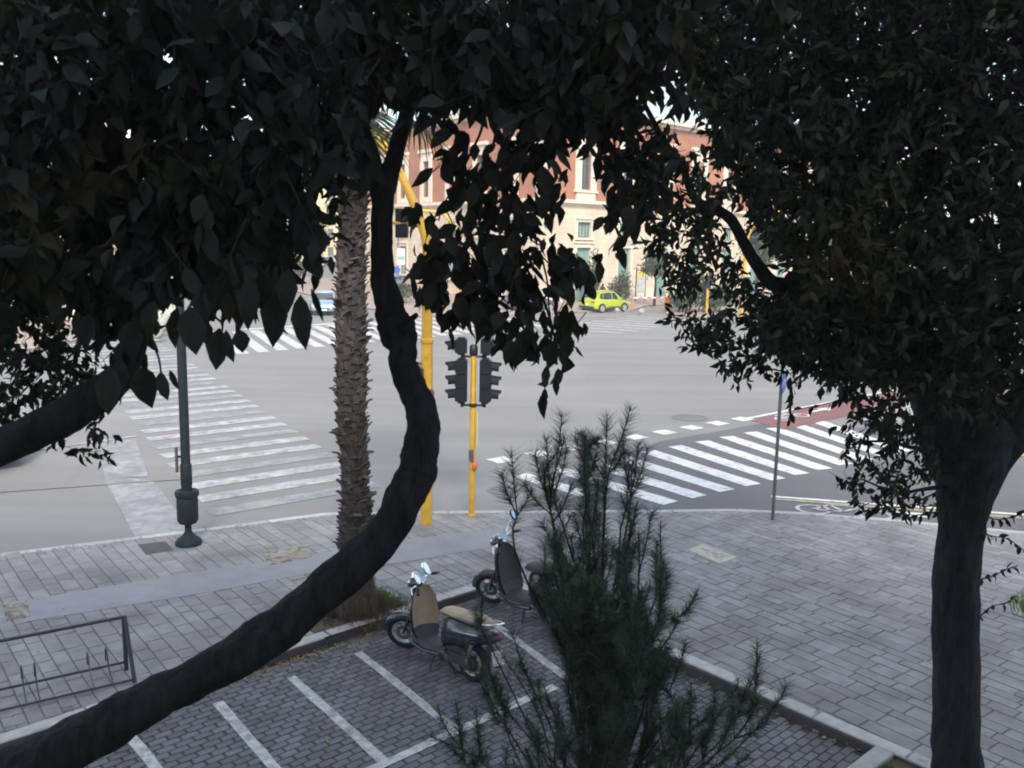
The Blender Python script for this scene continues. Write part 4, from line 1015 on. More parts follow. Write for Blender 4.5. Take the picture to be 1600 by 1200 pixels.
class Crown:
    """leaves gathered on drooping twigs through the depth of a crown"""
    def __init__(s): s.p = []; s.a = []; s.n = []; s.l = []; s.w = []; s.tw = MB()
    def fill(s, poly, d0, d1, lai, ln, ratio=.55, per=7, droop=.5, twig=2.2, lv=.38, twigs=.5):
        dm = (d0+d1)/2; lp = .62*ln*ln*ratio*(FPX/dm)**2*.6; n = max(1, int(lai*area_of(poly)/lp/per))
        X, Y = in_area(poly, n); dep = rng.uniform(d0, d1, n); P = ray_np(X, Y, dep)
        dr = unit(rng.normal(0, 1, (n, 3))); dr[:, 2] = dr[:, 2]*.6-droop; dr = unit(dr)
        L_ = ln*twig*rng.uniform(.7, 1.3, n)
        for i in range(per):
            t = (i+.3)/per-.5
            q = P+dr*(L_*t)[:, None]+rng.normal(0, ln*.10, (n, 3))
            sidev = unit(np.cross(dr, rng.normal(0, 1, (n, 3))))
            a = unit(dr*.55+sidev*.75+np.array([0, 0, -droop*.75])+rng.normal(0, .18, (n, 3)))
            nr = unit(rng.normal(0, .75, (n, 3))+np.array([0, -.35, .55]))
            l = ln*rng.uniform(1-lv, 1+lv, n)
            s.p.append(q); s.a.append(a); s.n.append(nr); s.l.append(l); s.w.append(l*ratio*rng.uniform(.8, 1.15, n))
        for i in range(n):
            if random.random() < twigs: s.tw.tube([P[i]-dr[i]*L_[i]*.7, P[i]+dr[i]*L_[i]*.5], [ln*.028, ln*.012], 3, cap=False)
        return s
    def one(s, base, tip, wpx, d, tilt=0.):
        """a single hanging leaf from its stalk to its tip"""
        p = D(base[0], base[1], d); q = D(tip[0], tip[1], d+tilt); a = q-p; l = np.linalg.norm(a)
        s.big = getattr(s, 'big', []); s.big.append((p, a/l, unit(np.array([random.uniform(-.25, .25), -1, .15])), l, wpx*d/FPX*1.05))
    def arrays(s): return tuple(np.concatenate(x) for x in (s.p, s.a, s.n, s.l, s.w))
def limb(path, name, mt, parent, seg_=6, noise=.05, sides=16, taper_end=True):
    """path of (px, py, width px, distance): a branch following the sighted line"""
    P = [np.append(D(x, y, d), w*d/FPX/2) for x, y, w, d in path]; Q = smooth_path(P, seg_)
    mb = MB(); k = len(Q); vs = []; ref = None
    ph = rng.random(6)*6
    for i, q in enumerate(Q):
        d = Vector(Q[min(i+1, k-1)][:3]-Q[max(i-1, 0)][:3]).normalized()
        if ref is None: ref = Vector((0, 1, 0)) if abs(d.y) < .8 else Vector((1, 0, 0))
        a = (ref-d*ref.dot(d)).normalized(); b = d.cross(a); ref = a
        for j in range(sides):
            t = 2*math.pi*j/sides
            r = max(q[3], .003)*(1+noise*(math.sin(3*t+ph[0]+i*.35)+.7*math.sin(5*t-i*.5+ph[1])+.8*math.sin(i*.9+ph[2]+t))+random.uniform(-noise, noise)*.8)
            vs.append(Vector(q[:3])+a*(r*math.cos(t))+b*(r*math.sin(t)))
    fs = [(i*sides+j, i*sides+(j+1) % sides, (i+1)*sides+(j+1) % sides, (i+1)*sides+j) for i in range(k-1) for j in range(sides)]
    fs += [tuple(range(sides-1, -1, -1)), tuple(range((k-1)*sides, k*sides))]
    mb.add(vs, fs)
    return ob(name, mb, mt, parent, smooth=True, angle=R(75))

# ------------------------------------------------------------------ curved tree in front
def tree_root(px, py, d, label):
    p = D(px, py, d); return thing('broadleaf_tree', (p[0], p[1], 0), 0, label, 'tree')
ta = tree_root(-760, 1995, 4.6, 'dark tree with a curved leaning trunk sweeping up from the lower left across the palm')
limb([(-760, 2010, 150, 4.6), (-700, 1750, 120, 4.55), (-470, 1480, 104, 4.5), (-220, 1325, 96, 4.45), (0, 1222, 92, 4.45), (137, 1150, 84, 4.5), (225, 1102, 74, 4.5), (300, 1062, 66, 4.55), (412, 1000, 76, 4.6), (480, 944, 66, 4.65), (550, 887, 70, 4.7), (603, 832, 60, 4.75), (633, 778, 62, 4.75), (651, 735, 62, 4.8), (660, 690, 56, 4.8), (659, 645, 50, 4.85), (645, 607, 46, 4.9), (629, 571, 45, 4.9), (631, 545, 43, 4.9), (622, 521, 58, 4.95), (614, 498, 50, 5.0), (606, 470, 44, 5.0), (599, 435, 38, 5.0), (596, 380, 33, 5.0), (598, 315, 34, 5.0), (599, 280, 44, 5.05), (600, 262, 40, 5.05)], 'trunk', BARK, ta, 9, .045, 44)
limb([(603, 285, 32, 5.05), (618, 240, 26, 5.1), (632, 190, 24, 5.2), (650, 130, 22, 5.3), (690, 40, 20, 5.5), (740, -90, 16, 5.7)], 'branch', BARK, ta)
limb([(594, 285, 30, 5.05), (580, 240, 24, 5.0), (560, 180, 22, 4.9), (545, 90, 18, 4.8), (540, -60, 14, 4.7)], 'branch', BARK, ta)
limb([(650, 120, 14, 5.3), (730, 90, 12, 5.2), (800, 120, 10, 5.1), (850, 200, 8, 5.1), (870, 280, 6, 5.1)], 'branch', BARK, ta, 5, .04, 8)
limb([(780, 105, 9, 5.15), (790, 200, 7, 5.2), (800, 300, 6, 5.2), (815, 400, 5, 5.25), (850, 470, 4, 5.25), (870, 540, 3, 5.3)], 'branch', BARK, ta, 5, .04, 7)
limb([(760, 100, 8, 5.1), (755, 190, 5, 5.1), (735, 240, 4, 5.1), (710, 290, 3.2, 5.1), (692, 322, 3, 5.1), (685, 345, 2.5, 5.1)], 'branch', TWIG, ta, 5, .04, 6)
limb([(693, 320, 2.6, 5.1), (705, 345, 2.2, 5.1), (716, 372, 2, 5.1)], 'branch', TWIG, ta, 4, .04, 6)
limb([(846, 400, 4, 5.2), (855, 440, 3.5, 5.2), (858, 480, 3, 5.2), (862, 510, 3, 5.2)], 'branch', TWIG, ta, 4, .04, 6)
limb([(622, 515, 16, 4.9), (637, 503, 11, 4.8), (651, 492, 8, 4.75)], 'branch_stub', BARK, ta, 3, .05, 8)
ca = Crown()
for e in [(708, 226, 22, 34), (716, 270, 10, 14), (760, 256, 16, 24), (768, 296, 48, 26), (795, 225, 18, 38), (840, 212, 30, 54), (856, 272, 18, 34), (816, 356, 24, 44), (856, 322, 17, 18), (750, 358, 20, 40), (708, 380, 18, 22), (676, 360, 11, 16), (652, 340, 13, 17), (726, 430, 82, 50), (748, 480, 36, 30), (786, 452, 36, 36), (886, 414, 40, 32), (868, 455, 13, 9), (798, 510, 34, 28), (795, 550, 15, 18), (866, 520, 33, 36), (898, 512, 10, 12), (860, 588, 13, 18), (675, 455, 20, 20), (815, 420, 30, 40), (840, 470, 20, 16)]:
    ca.fill(e, 4.8, 5.7, 2.8, .125, .52, per=5, droop=.9, twig=1.7, twigs=.3)
top = [(530, -40), (1090, -40), (1070, 110), (1000, 120), (960, 160), (900, 175), (850, 190), (800, 175), (742, 160), (700, 165), (655, 150), (640, 110), (590, 170), (545, 150)]
ca.fill(top, 4.6, 6.4, 6.2, .12, .55, per=6, droop=.7)
ca.fill([(860, 140), (990, 130), (995, 200), (1030, 260), (1025, 320), (1000, 320), (965, 325), (950, 280), (935, 225), (885, 225), (865, 200)], 5., 6.4, 3.6, .12, .5, per=6, droop=.8)
ca.fill([(985, 100), (1075, 100), (1075, 150), (1040, 135), (1000, 150)], 4.8, 6.4, 2.6, .12, .5, per=6, droop=.8)
ca.fill([(925, 330), (960, 320), (970, 360), (935, 370)], 5., 5.8, 1.1, .13, .45, per=4, droop=.9)
ca.fill([(970, 300), (1010, 310), (1005, 360), (975, 380)], 5., 5.8, 1.2, .13, .45, per=4, droop=.9)
ca.fill([(480, -400), (1150, -400), (1120, -40), (500, -40)], 4.4, 7., 1.5, .24, .6, per=6)  # unseen crown above the frame, added with larger leaves to block sky light
for b_, t_, w_ in [((712, 235), (690, 270), 14), ((722, 240), (716, 300), 20), ((700, 200), (672, 232), 20), ((652, 322), (640, 356), 22), ((672, 345), (682, 378), 18), ((700, 365), (712, 402), 22), ((738, 330), (728, 372), 24), ((770, 262), (772, 296), 30), ((782, 230), (798, 280), 26), ((846, 258), (858, 310), 26), ((868, 232), (894, 268), 12), ((852, 300), (846, 344), 22), ((868, 318), (872, 336), 14), ((942, 338), (926, 362), 16), ((950, 345), (948, 368), 14), ((985, 322), (976, 345), 22), ((992, 340), (982, 372), 14), ((905, 400), (912, 448), 26), ((860, 448), (884, 462), 22), ((800, 530), (790, 572), 22), ((812, 525), (802, 566), 18), ((826, 505), (828, 546), 20), ((780, 485), (774, 516), 24), ((748, 470), (742, 512), 26), ((722, 462), (716, 500), 26), ((866, 530), (858, 580), 24), ((888, 520), (884, 560), 22), ((898, 505), (905, 530), 12), ((872, 575), (874, 602), 15), ((855, 570), (850, 608), 14), ((676, 440), (668, 486), 24), ((655, 415), (640, 440), 18), ((660, 450), (652, 482), 18), ((690, 430), (684, 470), 26), ((830, 330), (822, 372), 28), ((806, 360), (800, 404), 28), ((770, 375), (764, 420), 26), ((720, 385), (694, 408), 24), ((800, 300), (790, 342), 26), ((742, 285), (734, 326), 22)]:
    ca.one(b_, t_, w_, random.uniform(4.75, 5.0))
# ------------------------------------------------------------------ left tree
tb = tree_root(-860, 1830, 5.0, 'dark tree with a thick limb at the left edge under hanging broad leaves')
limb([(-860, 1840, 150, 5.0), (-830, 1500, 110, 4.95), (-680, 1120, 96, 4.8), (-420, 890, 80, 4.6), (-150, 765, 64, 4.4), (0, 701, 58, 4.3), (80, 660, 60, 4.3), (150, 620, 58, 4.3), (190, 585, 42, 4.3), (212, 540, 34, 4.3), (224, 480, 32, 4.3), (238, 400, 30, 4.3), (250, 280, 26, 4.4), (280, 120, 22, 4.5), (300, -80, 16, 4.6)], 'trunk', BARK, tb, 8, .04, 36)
limb([(235, 420, 20, 4.3), (300, 330, 16, 4.2), (390, 270, 13, 4.1), (470, 250, 10, 4.1), (520, 300, 6, 4.1)], 'branch', BARK, tb, 5, .05, 10)
limb([(245, 330, 18, 4.4), (180, 250, 15, 4.5), (90, 170, 12, 4.6), (-40, 120, 10, 4.7)], 'branch', BARK, tb, 5, .05, 10)
limb([(-260, 820, 40, 4.5), (-180, 640, 26, 4.5), (-60, 560, 16, 4.5), (60, 560, 8, 4.4), (130, 590, 4, 4.4)], 'branch', BARK, tb, 5, .05, 10)
limb([(238, 470, 6, 4.25), (240, 500, 4, 4.25), (238, 530, 4, 4.25), (248, 560, 3.5, 4.25), (252, 585, 3, 4.25)], 'branch', TWIG, tb, 4, .03, 6)
limb([(308, 480, 4, 3.9), (330, 492, 4, 3.9), (347, 505, 3.5, 3.9), (346, 520, 3, 3.9)], 'branch', TWIG, tb, 4, .03, 6)
cb = Crown()
cb.fill([(-40, -40), (540, -40), (555, 110), (580, 190), (572, 245), (535, 255), (515, 315), (490, 345), (480, 385), (462, 408), (430, 420), (400, 440), (330, 455), (270, 440), (255, 470), (228, 500), (190, 500), (150, 480), (100, 455), (50, 480), (0, 510), (-40, 530)], 3.9, 5.8, 5.6, .12, .55, per=6, droop=.8)
cb.fill([(330, 400), (455, 400), (450, 450), (400, 470), (300, 480), (270, 460)], 3.8, 4.6, 2.2, .15, .5, per=4, droop=1.2)
cb.fill([(100, 450), (250, 450), (240, 520), (180, 540), (120, 505)], 4.1, 4.8, 2.0, .14, .5, per=4, droop=1.2)
cb.fill([(-300, -360), (500, -360), (520, -40), (-300, -40)], 3.6, 6, 1., .25, .6, per=6)  # unseen leaves over the left, added for shade, kept thin for brighter paving
cb.fill([(-300, -40), (-40, -40), (-40, 520), (-300, 600)], 3.8, 6, 1., .22, .6, per=6)  # unseen leaves left of the frame, added for shade, also kept thin
cs = Crown()
cs.fill([(-20, 490), (60, 480), (110, 520), (160, 560), (190, 590), (150, 620), (60, 640), (-20, 690)], 4.3, 5.2, 2.0, .062, .45, per=8, droop=.5, twig=3)
cs.fill([(60, 668), (140, 640), (165, 660), (172, 690), (150, 735), (110, 705), (70, 700)], 4.2, 4.6, .75, .06, .42, per=8, droop=.6, twig=3)
cs.fill([(420, 350), (530, 330), (515, 390), (470, 420), (430, 430)], 5.5, 7, .6, .09, .45, per=7)
for b_, t_, w_ in [((392, 430), (385, 518), 34), ((434, 448), (426, 545), 44), ((469, 460), (476, 549), 33), ((486, 450), (506, 504), 11), ((296, 478), (306, 556), 46), ((276, 484), (270, 546), 26), ((343, 512), (338, 580), 36), ((352, 515), (364, 568), 20), ((375, 515), (379, 552), 28), ((222, 572), (233, 640), 46), ((250, 580), (261, 627), 24), ((265, 578), (279, 610), 11), ((172, 570), (168, 651), 42), ((188, 560), (182, 625), 34), ((206, 500), (204, 565), 40), ((140, 490), (130, 552), 30), ((240, 470), (228, 525), 30), ((310, 450), (322, 510), 30), ((330, 440), (320, 500), 34), ((360, 430), (352, 500), 36), ((410, 425), (404, 486), 40), ((450, 420), (448, 490), 34), ((500, 410), (498, 440), 16), ((516, 400), (520, 430), 12)]:
    cb.one(b_, t_, w_, random.uniform(3.7, 4.0))
# ------------------------------------------------------------------ right tree
rb = D(1495, 1250, 8.0)
tr = thing('broadleaf_tree', (rb[0], rb[1], .1), 0, 'large dark tree with a thick straight trunk and small leaved crown filling the right side', 'tree')
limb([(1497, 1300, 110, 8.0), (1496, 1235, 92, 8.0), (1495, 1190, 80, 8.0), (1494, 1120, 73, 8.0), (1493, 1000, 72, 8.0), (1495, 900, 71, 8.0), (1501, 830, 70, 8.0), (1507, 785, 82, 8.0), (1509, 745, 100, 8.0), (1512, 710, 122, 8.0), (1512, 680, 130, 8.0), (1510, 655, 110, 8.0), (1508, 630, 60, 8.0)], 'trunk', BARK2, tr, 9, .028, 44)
limb([(1486, 720, 80, 8.0), (1468, 650, 78, 7.9), (1446, 585, 62, 7.8), (1412, 500, 46, 7.7), (1382, 440, 36, 7.6), (1355, 364, 32, 7.5), (1327, 285, 29, 7.4), (1315, 187, 27, 7.3), (1300, 56, 22, 7.2), (1285, -90, 16, 7.2)], 'branch', BARK2, tr, 5, .04, 16)
limb([(1512, 800, 60, 8.0), (1526, 740, 80, 8.0), (1570, 670, 78, 8.0), (1630, 610, 62, 8.0), (1700, 540, 50, 8.0), (1760, 400, 40, 8.0), (1800, 150, 30, 8.0)], 'branch', BARK2, tr, 5, .04, 16)
limb([(1440, 570, 46, 7.7), (1380, 520, 36, 7.3), (1300, 480, 30, 7.0), (1235, 452, 27, 6.8), (1202, 439, 24, 6.7), (1180, 409, 20, 6.7), (1165, 384, 18, 6.7), (1146, 349, 17, 6.6), (1124, 330, 16, 6.6), (1086, 311, 13, 6.5), (1067, 262, 11, 6.5), (1034, 214, 9, 6.4), (1000, 150, 7, 6.3)], 'branch', BARK2, tr, 5, .05, 12)
limb([(1500, 640, 44, 8.1), (1505, 480, 32, 8.2), (1500, 255, 22, 8.3), (1503, 112, 18, 8.4), (1510, -60, 14, 8.4)], 'branch', BARK2, tr, 5, .04, 12)
limb([(1360, 380, 20, 7.6), (1420, 300, 16, 7.8), (1428, 180, 13, 7.9), (1394, 56, 10, 8.0), (1370, -50, 8, 8.)], 'branch', BARK2, tr, 5, .04, 10)
limb([(1470, 700, 10, 7.9), (1430, 700, 7, 7.4), (1390, 690, 5, 7.2), (1340, 690, 3, 7.1)], 'branch', BARK2, tr, 4, .04, 7)
limb([(1475, 760, 8, 7.9), (1440, 765, 6, 7.4), (1400, 770, 4, 7.2), (1350, 750, 3, 7.1)], 'branch', BARK2, tr, 4, .04, 7)
cc_ = Crown()
cc_.fill([(1060, -40), (1640, -40), (1640, 610), (1570, 585), (1500, 650), (1440, 640), (1400, 600), (1330, 580), (1250, 570), (1210, 545), (1180, 505), (1200, 470), (1250, 430), (1225, 385), (1180, 340), (1150, 290), (1110, 230), (1110, 180), (1060, 110)], 6.0, 9.6, 5.4, .098, .45, per=9, droop=.55, twig=3.2, twigs=.25)
cc_.fill([(1045, 485), (1110, 495), (1200, 555), (1330, 585), (1440, 640), (1455, 700), (1380, 690), (1350, 650), (1320, 610), (1240, 598), (1150, 588), (1105, 555), (1065, 515)], 6.2, 7.6, 1.5, .075, .45, per=8, droop=.6, twig=3.2)
cc_.fill([(1330, 640), (1450, 650), (1462, 800), (1400, 805), (1350, 790), (1318, 755), (1345, 720), (1310, 700)], 6.6, 7.8, 1.35, .075, .45, per=8, droop=.6, twig=3.2)
cc_.fill([(1000, 350), (1060, 320), (1120, 370), (1165, 430), (1140, 520), (1085, 500), (1050, 440), (1010, 390)], 6.0, 7.2, 1.5, .08, .42, per=8, droop=.6, twig=3.2)
cc_.fill([(1000, 180), (1080, 230), (1140, 320), (1110, 380), (1050, 330), (1010, 330)], 6.0, 7.4, 2.0, .08, .42, per=8, droop=.6, twig=3.2)
cc_.fill([(1150, 430), (1260, 460), (1400, 560), (1250, 580), (1180, 540)], 6.0, 7.4, 2.2, .078, .42, per=8, droop=.6)
cc_.fill([(1500, 640), (1545, 585), (1640, 560), (1640, 620), (1570, 655), (1520, 690)], 6.8, 8.2, 1.2, .075, .45, per=8, droop=.5)
cc_.fill([(1100, -420), (2000, -420), (2000, -40), (1100, -40)], 5.0, 11, 3.4, .16, .5, per=8)  # unseen leaves over the right, made denser to darken the plaza
cc_.fill([(1640, -40), (2000, -40), (2000, 560), (1640, 600)], 5.8, 10, 2.4, .15, .5, per=8)  # unseen leaves right of the frame, added for more shade on that side
def sprig(crown, pts, d, ln, n, parent, mt=TWIG):
    limb([(x, y, 3.2 if i == 0 else 1.8, d) for i, (x, y) in enumerate(pts)], 'twig', mt, parent, 4, .02, 5)
    Q = smooth_path([D(x, y, d) for x, y in pts], 8)
    for i in range(n):
        t = (i+.5)/n*(len(Q)-1); k = int(t); p = Q[k]; ax = unit(Q[min(k+1, len(Q)-1)]-Q[max(k-1, 0)]); s_ = 1 if i % 2 else -1
        a = unit(ax*.4+np.array([0, 0, -.5])+np.array([0, random.uniform(-.3, .3), s_*.45])+rng.normal(0, .15, 3))
        crown.p.append(p[None]); crown.a.append(a[None]); crown.n.append(unit(rng.normal(0, .5, 3)+np.array([0, -.6, .3]))[None]); l = ln*random.uniform(.6, 1.2); crown.l.append(np.array([l])); crown.w.append(np.array([l*.48]))
for pts, n in (([(1538, 806), (1558, 812), (1580, 808), (1602, 800)], 12), ([(1530, 832), (1552, 838), (1575, 842), (1602, 862)], 12), ([(1530, 906), (1552, 900), (1572, 890), (1590, 884)], 11), ([(1528, 965), (1550, 948), (1572, 942), (1588, 932)], 11), ([(1462, 770), (1420, 790), (1380, 795), (1345, 800)], 16), ([(1465, 800), (1430, 805), (1390, 800)], 12), ([(1140, 500), (1110, 520), (1080, 505), (1046, 500)], 14), ([(1330, 600), (1310, 625), (1245, 640)], 10), ([(1235, 590), (1238, 620), (1232, 660)], 9), ([(1180, 560), (1150, 572), (1120, 570)], 10)):
    sprig(cc_, pts, 7.6 if pts[0][0] > 1400 else 6.6, .085, n, tr)

def close_crown(c, t, mt, nsingle):
    P_, A_, N_, L_, W_ = c.arrays()
    x, y, dd = 800+FPX*((P_-EYE)@RT)/((P_-EYE)@FW), 600-FPX*((P_-EYE)@UP)/((P_-EYE)@FW), (P_-EYE)@FW
    vis = (x > 0) & (x < 1600) & (y > 0) & (y < 1200); size = np.where(vis, L_/dd, 0)
    big = getattr(c, 'big', [])
    for b_ in big: single_leaf(*b_, mt, t)
    k = max(0, nsingle-len(big)); order = np.argsort(-size); solo = order[:k]
    for i in solo: single_leaf(P_[i], A_[i], N_[i], L_[i], W_[i], mt, t)
    r_ = order[k:]
    leaves_object('foliage', P_[r_], A_[r_], N_[r_], L_[r_], W_[r_], mt, t)
    if c.tw.v: ob('twigs', c.tw, TWIG, t, kind='stuff')
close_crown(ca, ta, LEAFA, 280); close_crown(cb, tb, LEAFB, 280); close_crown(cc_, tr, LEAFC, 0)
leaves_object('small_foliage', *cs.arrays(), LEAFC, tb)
if cs.tw.v: ob('twigs', cs.tw, TWIG, tb, kind='stuff')

# ------------------------------------------------------------------ palm
pb = np.array([-2.10, 11.95])
pm = thing('palm_tree', (pb[0], pb[1], .1), 0, 'palm with a tall trunk studded with old leaf bases, standing by the parking bay', 'palm')
ax_top = D(548, 300, 11.95)
def pctr(z):
    t = (z-.1)/7.4; x = pb[0]+(ax_top[0]-pb[0])*min(1, z/5.8)
    return np.array([x+.02*math.sin(z*1.3), pb[1], z])
def prad(z): return .172+.012*math.sin(z*2.1)+(.12*math.exp(-(max(0, z-.1)/.55)**1.5) if z < 2.2 else 0)+(.03 if 1.0 < z < 1.5 else 0)
zz = np.linspace(.08, 7.3, 60)
ob('trunk', MB().tube([pctr(z) for z in zz], [prad(z) for z in zz], 22, noise=.05), PALMB, pm, smooth=True, angle=R(80))
stubm = []
for k in range(5):
    mb = MB(); w = .062+.014*random.random(); l = .12+.05*random.random(); th = .028
    tipw = w*random.uniform(.35, .7); sk = random.uniform(-.02, .02)
    mb.add([(-w, 0, -.05), (w, 0, -.05), (w, th, -.05), (-w, th, -.05), (-w*.9, .02, l*.5), (w*.9, .02, l*.5), (w*.8, .02+th, l*.5), (-w*.8, .02+th, l*.5), (-tipw+sk, .075, l), (tipw+sk, .07, l*.85), (tipw+sk, .08+th*.6, l*.8), (-tipw+sk, .085+th*.6, l*.95)],
           [(0, 1, 5, 4), (1, 2, 6, 5), (2, 3, 7, 6), (3, 0, 4, 7), (4, 5, 9, 8), (5, 6, 10, 9), (6, 7, 11, 10), (7, 4, 8, 11), (8, 9, 10, 11)], .1+.2*k)
    me = bpy.data.meshes.new('leaf_base'); me.from_pydata(mb.v, [], mb.f); me.materials.append(STUB)
    a = me.attributes.new('tone', 'FLOAT', 'POINT'); a.data.foreach_set('value', mb.t); stubm.append((me, mb))
st = []; i = 0; z = 1.05
while z < 7.2:
    for j in range(10):
        th = 2*math.pi*(j/10)+i*.31+random.uniform(-.08, .08); st.append((th, z+random.uniform(-.03, .03)+.012*j))
    z += .082; i += 1
st.sort(key=lambda s: (math.sin(s[0]) > .35, s[1] > 5.9)); restb = MB()
for n_, (th, z) in enumerate(st):
    me, mb = random.choice(stubm); c = pctr(z); r_ = prad(z)-.015
    sc = random.uniform(.48, .85); out_ = 1.8 if random.random() < .18 else 1.0
    M = Matrix.Translation(Vector((c[0]+r_*math.cos(th), c[1]+r_*math.sin(th), z))) @ Matrix.Rotation(th-math.pi/2, 4, 'Z') @ Matrix.Rotation(R(random.uniform(-16, 6))*out_, 4, 'X') @ Matrix.Rotation(R(random.uniform(-14, 14)), 4, 'Y') @ Matrix.Diagonal((sc, sc*out_, sc*random.uniform(.8, 1.25), 1))
    if n_ < 285:
        o = bpy.data.objects.new('leaf_base', me); COL.objects.link(o); o.parent = pm; o.matrix_parent_inverse = PW[pm.name].inverted(); o.matrix_basis = M
    else: restb.add([M @ Vector(v) for v in mb.v], mb.f, random.random())
ob('leaf_base', restb, STUB, pm, kind='stuff')
fb = MB()
for i in range(1500):                       # hanging root fibres round the swollen foot
    th = random.uniform(-math.pi, math.pi); z = random.uniform(.25, 1.15); c = pctr(z); r_ = prad(z)
    p = Vector((c[0]+r_*math.cos(th), c[1]+r_*math.sin(th), z)); l = random.uniform(.12, .34); zl = max(.06, z-l); r2 = prad(zl)+random.uniform(.0, .06)
    q = Vector((c[0]+r2*math.cos(th+random.uniform(-.12, .12)), c[1]+r2*math.sin(th), zl)); s_ = Vector((-math.sin(th), math.cos(th), 0))*random.uniform(.004, .010)
    fb.add([p-s_, p+s_, q+s_*.4], [(0, 1, 2)], random.random())
for i in range(1500):                       # mat of dry fibre and grass spreading over the pit
    th = random.uniform(-math.pi, math.pi); r_ = .28+.42*random.random()**1.4; x, y = pb[0]+r_*1.25*math.cos(th), pb[1]+r_*.8*math.sin(th)
    h = .04+.26*max(0, 1-(r_-.28)/.45)*random.random()+.06; d = Vector((random.uniform(-.1, .1), random.uniform(-.1, .1), h)); s_ = Vector((random.uniform(-1, 1), random.uniform(-1, 1), 0)).normalized()*.007
    p = Vector((x, y, .1)); fb.add([p-s_, p+s_, p+d], [(0, 1, 2)], random.random())
ob('root_fibre', fb, FIBRE, pm, kind='stuff')
crown = pctr(7.2)
for k in range(24):
    az = k*2.399; el = R(75-115*(k/23)); l1 = random.uniform(.8, 1.15); d = Vector((math.cos(az)*math.cos(el), math.sin(az)*math.cos(el), math.sin(el)))
    p0 = Vector(crown)+Vector((0, 0, .5*(1-k/23))); p1 = p0+d*l1*.6+Vector((0, 0, .03)); p2 = p0+d*l1+Vector((0, 0, -.06))
    fr = MB(); fr.tube([p0, p1, p2], [.022, .016, .012], 5, tone=.9)
    up = Vector((0, 0, 1)); sd = d.cross(up).normalized(); nn = sd.cross(d).normalized()
    for j in range(30):
        a = R(-125+250*j/29); L2 = .86*(.75+.25*math.cos(a))*random.uniform(.9, 1.1); dv = (d*math.cos(a)+sd*math.sin(a)).normalized(); wv = dv.cross(nn).normalized()
        q = [p2, p2+dv*L2*.45+Vector((0, 0, -.03)), p2+dv*L2*.75+Vector((0, 0, -.12)), p2+dv*L2*.98+Vector((0, 0, -.30-.1*random.random()))]
        ws = [.006, .022, .016, .002]; vs = []
        for p_, w_ in zip(q, ws): vs += [p_-wv*w_, p_+wv*w_]
        fr.add(vs, [(0, 1, 3, 2), (2, 3, 5, 4), (4, 5, 7, 6)], random.random())
    ob('frond', fr, PALMF, pm)
# pit round the palm
pit = ob('tree_pit', MB().prism(PIT, SW-.1, SW+.004), SOIL, kind='structure')
P4 = [np.array(p) for p in PIT]
kerb_line(P4[3], P4[0], .13, SW+.02, 1 if np.cross(P4[0]-P4[3], P4[1]-P4[0]) > 0 else -1, pit, .7)
kerb_line(P4[2], P4[3], .13, SW+.02, 1 if np.cross(P4[3]-P4[2], P4[0]-P4[3]) > 0 else -1, pit, .7)
def grass(poly, n, h, z, name, parent=None):
    P = np.array(poly); lo, hi = P.min(0), P.max(0); X = rng.uniform(lo[0], hi[0], n*3); Y = rng.uniform(lo[1], hi[1], n*3); k = inpoly_np(X, Y, poly); X, Y = X[k][:n], Y[k][:n]; n = len(X)
    B = np.stack([X, Y, np.full(n, z)], 1); s_ = unit(rng.normal(0, 1, (n, 3))*[1, 1, 0])*.005; t = B+np.stack([rng.normal(0, .03, n), rng.normal(0, .03, n), h*rng.uniform(.5, 1.3, n)], 1)
    V = np.stack([B-s_, B+s_, t], 1).reshape(-1, 3); me = arrays_mesh(name, V, [np.arange(3*n).reshape(-1, 3)], np.repeat(rng.random(n), 3))
    return finish(name, me, GRASSM, parent, kind='stuff')
ctr4 = sum(P4)/4
g1 = grass([tuple(P4[0]*.97+ctr4*.03), tuple(P4[3]*.9+ctr4*.1), tuple((P4[3]+ctr4)/2), tuple((P4[0]+ctr4)/2)], 1500, .09, SW, 'grass')
tag(g1, 'tufts of green grass at the edge of the palm pit', 'grass')
bedg = [tuple(EC+RK*.22+EK*.2), tuple(EC+RK*4-np.array([.2, .2])), tuple(EC+RK*3.4+EK*4), tuple(EC+EK*4+RK*.3)]
tag(grass(bedg, 60000, .08, .10, 'grass'), 'short green grass in the planting bed at the lower right corner', 'grass')
b2 = ob('grass_island', MB().prism(BED2, SW-.05, SW+.01), SOIL, kind='structure')
for i in range(len(BED2)): 
    a_ = sum(BED2[j][0]*BED2[(j+1) % len(BED2)][1]-BED2[(j+1) % len(BED2)][0]*BED2[j][1] for j in range(len(BED2)))
    kerb_line(BED2[i], BED2[(i+1) % len(BED2)], .12, SW+.03, 1 if a_ > 0 else -1, b2, .6)
tag(grass(BED2, 9000, .09, SW, 'grass'), 'bright green grass in the small kerbed bed right of the thick trunk', 'grass')

